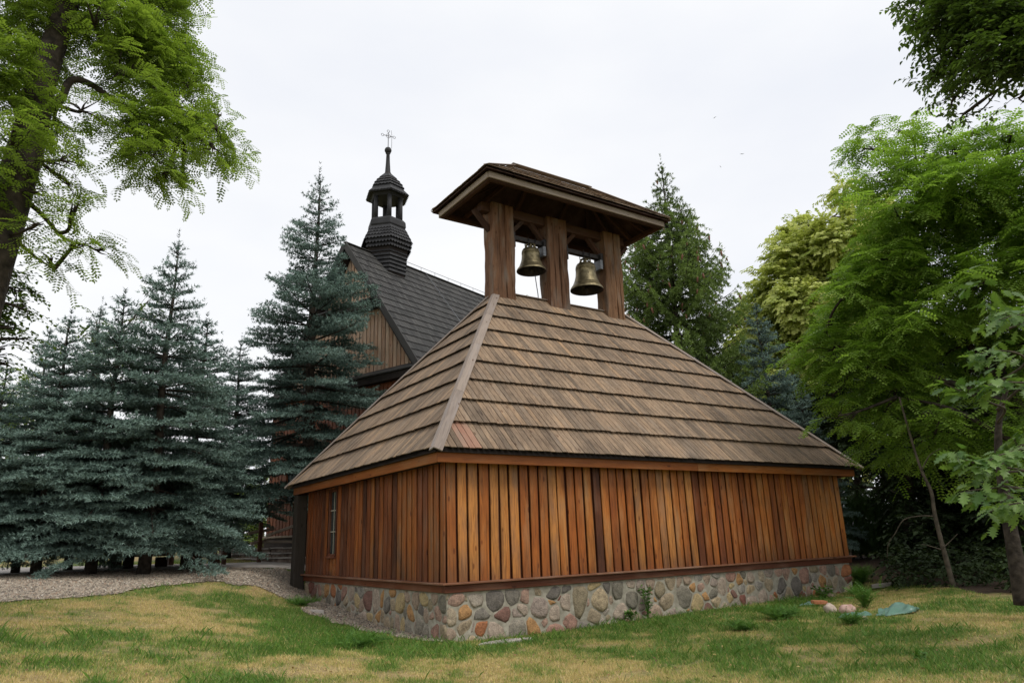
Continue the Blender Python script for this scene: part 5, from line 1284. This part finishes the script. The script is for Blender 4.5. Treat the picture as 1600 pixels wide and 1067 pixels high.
for pts, nl in brs:
    P = smooth_path([at(*q) for q in pts], 6); tr = Tris(); tr.tube(P-o0, np.linspace(.022, .004, len(P)), 5); tr.build('branch', MAT['bark_grey'], oak)
    k0 = int(len(P)*.42)
    for i in range(nl):
        t = ro.random()**.85; j = k0+t*(len(P)-1-k0); a_ = P[int(j)]; d = norm(P[min(int(j)+1, len(P)-1)]-P[max(int(j)-1, 0)]); side = norm(np.cross(d, [0, 0, 1]))*(1 if i % 2 else -1)
        base = a_+side*ro.uniform(.0, .16)+np.array([0, 0, ro.uniform(-.10, .07)])+d*ro.uniform(-.05, .05)
        if i >= nl-2: base = P[-1]
        ld = norm(d*ro.uniform(.1, .9)+side*ro.uniform(.3, 1.0)+np.array([0, 0, ro.uniform(-.75, .15)])); up = norm(np.array([0, 0, 1.])+ro.normal(size=3)*.35-np.array(FW)*.35)
        y = norm(np.cross(up, ld)); z = np.cross(ld, y); s = ro.uniform(.75, 1.15); c = base-o0
        link('leaf', oakt[i % 3], None, oak, Matrix(((ld[0]*s, y[0]*s, z[0]*s, c[0]), (ld[1]*s, y[1]*s, z[1]*s, c[1]), (ld[2]*s, y[2]*s, z[2]*s, c[2]), (0, 0, 0, 1))))
cl = clump_px([(1575, 470, 40, 30), (1600, 540, 30, 30), (1590, 600, 26, 24), (1600, 660, 22, 26), (1545, 450, 26, 18), (1590, 780, 24, 26)], 11.8, .5, ro)
T, W, st = sprays(cl, 75, 'oak', ro, slen=.4, per=6, sc=1.0, leafdown=.5)
V = np.concatenate(T.V)-o0.astype(np.float32); oo = link('foliage', tri_mesh('foliage', V, np.concatenate(T.F), np.concatenate(T.R)), MAT['oak'], oak); oo['kind'] = 'stuff'

# ------------------------------------------------------------------ grass
def ghit(px, py):
    v = FW+RT*(px-800)/FPX+UP*(533.5-py)/FPX; lo, hi = 4.0, 60.0
    for _ in range(50):
        m = (lo+hi)/2; p = CAM+v*m
        if p[2] > g1(p[0], p[1]): lo = m
        else: hi = m
    return Vector((p[0], p[1], g1(p[0], p[1])))
def grass_mat():
    m, nt, b, out = newmat('grass_blades'); a = N(nt, 'ShaderNodeAttribute', attribute_name='rnd')
    r = ramp(nt, [(0, (.08, .175, .025)), (.22, (.145, .265, .04)), (.42, (.24, .34, .065)), (.55, (.40, .38, .11)), (.75, (.58, .46, .18)), (1, (.70, .57, .27))]); nt.links.new(a.outputs['Fac'], r.inputs['Fac']); nt.links.new(r.outputs[0], b.inputs['Base Color']); b.inputs['Roughness'].default_value = .55
    t = N(nt, 'ShaderNodeBsdfTranslucent'); nt.links.new(r.outputs[0], t.inputs['Color']); ms = N(nt, 'ShaderNodeMixShader'); ms.inputs[0].default_value = .25
    nt.links.new(b.outputs[0], ms.inputs[1]); nt.links.new(t.outputs[0], ms.inputs[2]); nt.links.new(ms.outputs[0], out.inputs[0])
    return m
MAT['grass'] = grass_mat()
def field(n, seed, dmin, dmax):
    r = np.random.default_rng(seed); d = dmin+(dmax-dmin)*r.random(n)**1.0; a = YAW+r.uniform(-.80, .80, n)
    x = CAM[0]+d*np.sin(a); y = CAM[1]+d*np.cos(a)
    k = ~gravel_mask(x, y) & ~inpoly(x, y, PAVE) & ~inpoly(x, y, [(-.05, -.02), (11.95, -.02), (11.95, 7.8), (-.05, 7.8)]) & (inpoly(x, y, WOODL) == 0)
    return x[k], y[k], r
x, y, r = field(800000, 5, 5.0, 27)
dr = dryness(x, y); n = len(x); lush = np.clip(.35-dr, 0, 1)*1.4
bare = fbm(x+31, y+12, .7) > .66+.5*(dr < .3)
k = ~(bare & (r.random(n) < .75)); x, y, dr, lush = x[k], y[k], dr[k], lush[k]; n = len(x)
z = gz(x, y); h = (.018+.022*r.random(n)+.035*lush*r.random(n))*(1+.8*(r.random(n) < .03)); a = r.uniform(0, 6.283, n); w = .0028+.0028*r.random(n)
bend = np.stack([r.normal(size=n), r.normal(size=n)], 1)*.5*h[:, None]
V = np.stack([np.stack([x-np.cos(a)*w, y-np.sin(a)*w, z-.004], 1), np.stack([x+np.cos(a)*w, y+np.sin(a)*w, z-.004], 1), np.stack([x+bend[:, 0], y+bend[:, 1], z+h], 1)], 1).reshape(-1, 3)
col = np.clip(dr*.66+r.normal(size=n)*.17+.15, 0, 1)
col = np.where(r.random(n) < .12, np.clip(.55+.3*r.random(n), 0, 1), col)
tag(link('grass', tri_mesh('grass', V, np.arange(3*n).reshape(-1, 3), np.repeat(col, 3)), MAT['grass']), 'short patchy lawn, half green and half parched yellow', 'grass', kind='stuff')
# taller tufts in the green patches
x, y, r = field(75000, 6, 5.5, 20); dr = dryness(x, y); edge = np.exp(-((y+.10)/.22)**2)*(x > -.3)*(x < 12.2)
k = (r.random(len(x)) < np.clip((.30-dr)*3.2, 0, 1)+edge*.55+.004); x, y = x[k], y[k]; n = len(x); z = gz(x, y); tuft = fbm(x+7, y+3, .5)
h = (.035+.08*r.random(n))*(.5+1.1*tuft); a = r.uniform(0, 6.283, n); w = .004; b1 = np.stack([r.normal(size=n), r.normal(size=n)], 1)*.45*h[:, None]
V = np.stack([np.stack([x-np.cos(a)*w, y-np.sin(a)*w, z-.004], 1), np.stack([x+np.cos(a)*w, y+np.sin(a)*w, z-.004], 1), np.stack([x+b1[:, 0]*.4+w*.7*np.cos(a), y+b1[:, 1]*.4, z+h*.6], 1), np.stack([x+b1[:, 0], y+b1[:, 1], z+h], 1)], 1).reshape(-1, 3)
F = (np.array([(0, 1, 2), (0, 2, 3)])[None]+(np.arange(n)*4)[:, None, None]).reshape(-1, 3)
tag(link('tall_grass', tri_mesh('tall_grass', V, F, np.repeat(np.clip(.14+r.normal(size=n)*.10, 0, 1), 4)), MAT['grass']), 'longer lush grass in the green patches and along the stone plinth', 'grass', kind='stuff')
# low feathery weeds
x, y, r = field(150000, 8, 6, 19); dr = dryness(x, y); k = (r.random(len(x)) < np.clip((.16-dr)*2.0, 0, .45)*(fbm(x+2, y+8, .4) > .5)+.010); x, y = x[k], y[k]; n = len(x)
pos = np.stack([x, y, gz(x, y)+r.uniform(.0, .09, n)], 1)
V, F, rn = place_leaves('feather', pos, np.stack([r.normal(size=n), r.normal(size=n), r.uniform(.1, 1.0, n)], 1), np.array([0, 0, 1.])+r.normal(size=(n, 3))*.3, r.uniform(.5, .95, n), r)
tag(link('weeds', tri_mesh('weeds', V, F, rn), MAT['weed']), 'low feathery weeds spreading through the green patches of lawn', 'weeds', kind='stuff')
# dead leaves on the lawn
x, y, r = field(9000, 12, 6, 22); k = r.random(len(x)) < .35; x, y = x[k], y[k]; n = len(x)
m, nt, b, out = newmat('dead_leaf'); a_n = N(nt, 'ShaderNodeAttribute', attribute_name='rnd'); rp_ = ramp(nt, [(0, (.10, .055, .025)), (.5, (.28, .16, .07)), (1, (.45, .34, .12))]); nt.links.new(a_n.outputs['Fac'], rp_.inputs['Fac']); nt.links.new(rp_.outputs[0], b.inputs['Base Color'])
V, F, rn = place_leaves('small', np.stack([x, y, gz(x, y)+.012+.02*r.random(n)], 1), np.stack([r.normal(size=n), r.normal(size=n), r.normal(size=n)*.15], 1), np.array([0, 0, 1.])+r.normal(size=(n, 3))*.3, r.uniform(.25, .6, n), r)
tag(link('fallen_leaves', tri_mesh('fallen_leaves', V, F, rn), m), 'small dry fallen leaves scattered over the lawn', 'leaves', kind='stuff')
# single plants
def plant(name, label, pos, n, h, spread, tmpl, sc, seed, mat='weed', climb=0):
    r = np.random.default_rng(seed); o = empty(name, tuple(pos), label=label, cat='plant'); W = Tris(); P = []; D = []
    for k in range(max(3, n//12)):
        a = r.uniform(0, 6.28); top = np.array([math.cos(a)*spread*r.random(), math.sin(a)*spread*r.random()*(1-climb), h*r.uniform(.5, 1)]); mid = top*.5+np.array([0, 0, h*.15]); path = smooth_path([(0, 0, -.02), mid, top], 4); W.tube(path, np.linspace(.006, .002, len(path)), 4)
        for j in range(12):
            q = path[r.integers(1, len(path))]; P.append(q+r.normal(size=3)*.02); D.append((r.normal(), r.normal(), r.uniform(-.2, .8)))
    P, D = np.array(P), np.array(D, float)
    V, F, rn = place_leaves(tmpl, P, D, np.array([0, 0, 1.])+r.normal(size=(len(P), 3))*.4, r.uniform(.7, 1.2, len(P))*sc, r)
    link('leaves', tri_mesh('leaves', V, F, rn), MAT[mat], o); W.build('stem', MAT['weed'], o)
q = Vector((4.55, -.10, g1(4.55, -.1))); plant('climbing_weed', 'leafy green weed climbing the stone plinth over a dark red stone', q, 150, .62, .16, 'small', .75, 1, climb=.5)
q = Vector((4.05, -.16, g1(4.05, -.16))); plant('leafy_weed', 'pale low leafy weed left of the climbing one at the plinth foot', q, 90, .28, .2, 'small', .8, 2)
q = ghit(1352, 950); plant('thistle', 'spiky pale green thistle clump just behind the green plastic sheets', q, 260, .36, .34, 'feather', 1.5, 3)
q = ghit(1285, 935); plant('dark_leafy_weed', 'dark leafy weed between the plinth and the torn plastic', q, 150, .26, .34, 'small', .9, 4)
q = ghit(1345, 912); plant('corner_bush', 'bushy green weed growing at the far right corner of the plinth', q, 760, .42, .6, 'feather', 1.3, 5)
q = ghit(1330, 975); plant('feathery_weed', 'feathery weed clump in front of the smaller plastic sheet', q, 240, .14, .3, 'feather', 1.15, 6)
q = ghit(1215, 968); plant('yarrow_mound', 'dense dark green mound of yarrow left of the rubble', q, 620, .2, .6, 'feather', 1.2, 7)
q = ghit(1160, 985); plant('yarrow_mound', 'smaller yarrow mound farther left along the plinth', q, 320, .12, .42, 'feather', 1.15, 8)
q = ghit(560, 1010); plant('yarrow_mound', 'wide bright green yarrow mound beside the near plinth corner', q, 620, .13, .65, 'feather', 1.15, 9)
q = ghit(470, 945); plant('yarrow_mound', 'low yarrow mound at the edge of the gravel strip', q, 420, .10, .6, 'feather', 1.15, 10)
q = ghit(1440, 1030); plant('broad_weed', 'single broad-leaved weed in the parched grass at the right', q, 40, .10, .14, 'small', .9, 11)
# plastic, brick and stones by the right end of the plinth
def tarp_mat():
    m, nt, b, out = newmat('green_plastic'); b.inputs['Base Color'].default_value = (.20, .35, .28, 1); b.inputs['Roughness'].default_value = .28; b.inputs['Specular IOR Level'].default_value = .5
    t = N(nt, 'ShaderNodeBsdfTranslucent'); t.inputs['Color'].default_value = (.2, .42, .32, 1); ms = N(nt, 'ShaderNodeMixShader'); ms.inputs[0].default_value = .35
    nt.links.new(b.outputs[0], ms.inputs[1]); nt.links.new(t.outputs[0], ms.inputs[2]); nt.links.new(ms.outputs[0], out.inputs[0]); return m
TPM = tarp_mat()
def tarp(c, lx, ly, h, rot, label, seed):
    r = random.Random(seed); n = 22; V = []; F = []
    for i in range(n):
        for j in range(n):
            u, v = i/(n-1)*2-1, j/(n-1)*2-1; x, y = u*lx*(1-.25*v*v)+.04*math.sin(v*5+seed), v*ly*(1-.35*u*u)+.05*math.sin(u*4+seed)
            p = mnoise.noise(Vector((x*5, y*5, seed)))+.5*abs(mnoise.noise(Vector((x*13, y*13, seed+3)))); e = max(0, 1-max(abs(u), abs(v))**3)
            wx, wy = c.x+x*math.cos(rot)-y*math.sin(rot), c.y+x*math.sin(rot)+y*math.cos(rot)
            V.append((wx-c.x, wy-c.y, g1(wx, wy)-c.z+.015+e*h*(.55+.7*p)+.02*abs(p)))
    for i in range(n-1):
        for j in range(n-1): F.append((i*n+j, (i+1)*n+j, (i+1)*n+j+1, i*n+j+1))
    o = link('plastic_sheet', mesh('plastic_sheet', V, F, True), TPM); o.location = c; tag(o, label, 'plastic sheet', 'green plastic sheets in the grass'); s = o.modifiers.new('thick', 'SOLIDIFY'); s.thickness = .002
tarp(ghit(1403, 958), .42, .24, .15, -.35, 'crumpled sheet of green translucent plastic lying farther from the plinth', 3)
tarp(ghit(1335, 963), .30, .22, .07, -.3, 'torn pale green plastic scrap beside the pink stone', 8)
tarp(ghit(1272, 944), .34, .16, .06, -.2, 'flattened bluish green plastic scrap under the brick, nearest the plinth', 5)
def rock(c, s, label, seed, name='field_rock', mat='stone'):
    bm = bmesh.new(); bmesh.ops.create_icosphere(bm, subdivisions=2, radius=1)
    for v in bm.verts:
        k = 1+.35*mnoise.noise(v.co*1.3+Vector((seed*3.1, 0, 0))); v.co = Vector((v.co.x*s[0]*k, v.co.y*s[1]*k, v.co.z*s[2]*k+s[2]*.5))
    me = bpy.data.meshes.new(name); bm.to_mesh(me); bm.free(); me.materials.append(MAT[mat]); me.polygons.foreach_set('use_smooth', [True]*len(me.polygons))
    o = bpy.data.objects.new(name, me); COL.objects.link(o); o.location = c; tag(o, label, 'stone', 'stones of the small rubble heap')
MAT['pale_rock'] = plain('pale_pink_rock', (.42, .33, .27), .9, 0, 9, (.58, .48, .40), .02)
MAT['pink_rock'] = plain('pink_rock', (.36, .22, .18), .9, 0, 9, (.52, .36, .30), .02)
rock(ghit(1298, 956), (.12, .11, .11), 'pale rounded field stone in the middle of the rubble heap', 1, mat='pale_rock')
rock(ghit(1325, 958), (.19, .13, .11), 'larger pink field stone next to the pale rounded one', 2, mat='pink_rock')
rock(ghit(1300, 932), (.13, .09, .05), 'small flat pinkish stone at the foot of the plinth', 3, mat='pink_rock')
rock(ghit(1352, 968), (.06, .05, .04), 'smallest pale stone in the grass before the rubble', 4, mat='pale_rock')
MAT['brick'] = plain('orange_brick', (.34, .12, .05), .9, 0, 16, (.46, .2, .1), .01)
q = ghit(1281, 947); mb = MB(); mb.box((-.16, -.06, 0), (.12, .06, .065)); mb.add([(.12, -.06, 0), (.19, -.02, 0), (.18, .04, 0), (.12, .06, 0), (.12, -.06, .065), (.17, -.03, .055), (.16, .03, .06), (.12, .06, .065)], [(3, 2, 1, 0), (4, 5, 6, 7), (0, 1, 5, 4), (1, 2, 6, 5), (2, 3, 7, 6), (3, 0, 4, 7)])
o = mb.build('broken_brick', MAT['brick'], bevel=.004); o.location = q+Vector((0, 0, .05)); o.rotation_euler = (.08, .05, -.35); tag(o, 'broken orange brick lying on the flattened plastic', 'brick')
# edging slabs in the grass
def flat_stone(px, py, lx, ly, rot, label, seed):
    q = ghit(px, py); r = random.Random(seed); k = 9; V = []
    for zz, s in ((-.05, 1), (.025, 1), (.035, .9)):
        for i in range(k): a = 6.283*i/k; V.append((math.cos(a)*lx*s*(1+.1*math.sin(i*2.1+seed)), math.sin(a)*ly*s*(1+.1*math.cos(i*1.7+seed)), zz))
    F = [(j*k+i, j*k+(i+1) % k, (j+1)*k+(i+1) % k, (j+1)*k+i) for j in range(2) for i in range(k)]+[tuple(2*k+i for i in range(k))]
    o = link('edging_stone', mesh('edging_stone', V, F), MAT['sand_stone']); o.location = q; o.rotation_euler = (0, 0, rot); tag(o, label, 'stone', 'flat edging stones in the lawn')
flat_stone(487, 955, .42, .10, 2.0, 'long flat edging stone along the gravel strip', 1)
flat_stone(1390, 912, .9, .10, 0, 'long low kerb stone beyond the far right plinth corner', 2)
flat_stone(790, 1003, .55, .12, 0, 'low pale footing stone showing under the near plinth', 3)
# log benches and table under the spruces
lb = empty('log_bench', tuple(at(215, 888, 23.5)), label='dark log bench on blocks beneath the tall spruce', cat='bench')
def log_set(root, px0, px1, py, D, zt, rr_=.09):
    a, b = Vector(at(px0, py, D)), Vector(at(px1, py, D)); o0 = root.location; a.z = b.z = o0.z
    d = (b-a); L = d.length; d.normalize()
    V, F = tube_geo([a-o0+Vector((0, 0, zt)), b-o0+Vector((0, 0, zt))], [rr_, rr_], 10); link('seat_log', tri_mesh('seat_log', V, F), MAT['church_low'], root)
    for t in (.12, .88):
        p = a+d*L*t-o0; V, F = tube_geo([p-d*.16+Vector((0, 0, zt/2-.06)), p+d*.16+Vector((0, 0, zt/2-.06))], [.15, .15], 10); link('block', tri_mesh('block', V, F), MAT['beam'], root)
gzb = g1(lb.location.x, lb.location.y); lb.location.z = gzb
log_set(lb, 168, 262, 886, 23.5, .38)
lt = empty('log_table', (0, 0, 0), label='dark wooden table behind the log bench under the spruces', cat='table'); q = at(225, 882, 24.6); lt.location = (q[0], q[1], g1(q[0], q[1]))
mb = MB(); mb.box((-.9, -.35, .66), (.9, .35, .74)); mb.build('tabletop', MAT['church_low'], lt, bevel=.01)
for sx in (-.7, .7): mb = MB(); mb.box((sx-.07, -.28, -.05), (sx+.07, .28, .658)); mb.build('leg', MAT['beam'], lt, bevel=.01)
lb2 = empty('log_bench', tuple(at(320, 890, 23)), label='short dark log seat at the right end of the spruce row', cat='bench'); lb2.location.z = g1(lb2.location.x, lb2.location.y)
log_set(lb2, 300, 338, 888, 23, .34, .10)
# birds in the pale sky
for k, (px, py) in enumerate([(1117, 184), (1160, 241), (1126, 261)]):
    c = at(px, py, 60); V = [(0, 0, 0), (.03, .12, 0), (-.03, -.12, 0), (-.02, .05, .07), (.05, .32, .02), (-.02, -.05, .07), (.05, -.32, .02), (.0, 0, -.03)]
    o = link('bird', mesh('bird', V, [(1, 3, 0), (1, 4, 3), (2, 0, 5), (2, 5, 6), (0, 3, 7), (0, 7, 5), (1, 0, 7), (2, 7, 0)]), MAT['iron']); o.location = c; o.scale = (.7,)*3; o.rotation_euler = (0, 0, k)
    tag(o, ['highest of the three tiny birds in the pale sky', 'tiny bird farthest right in the open sky', 'lowest tiny bird in the open sky above the conifer'][k], 'bird', 'birds flying in the sky')
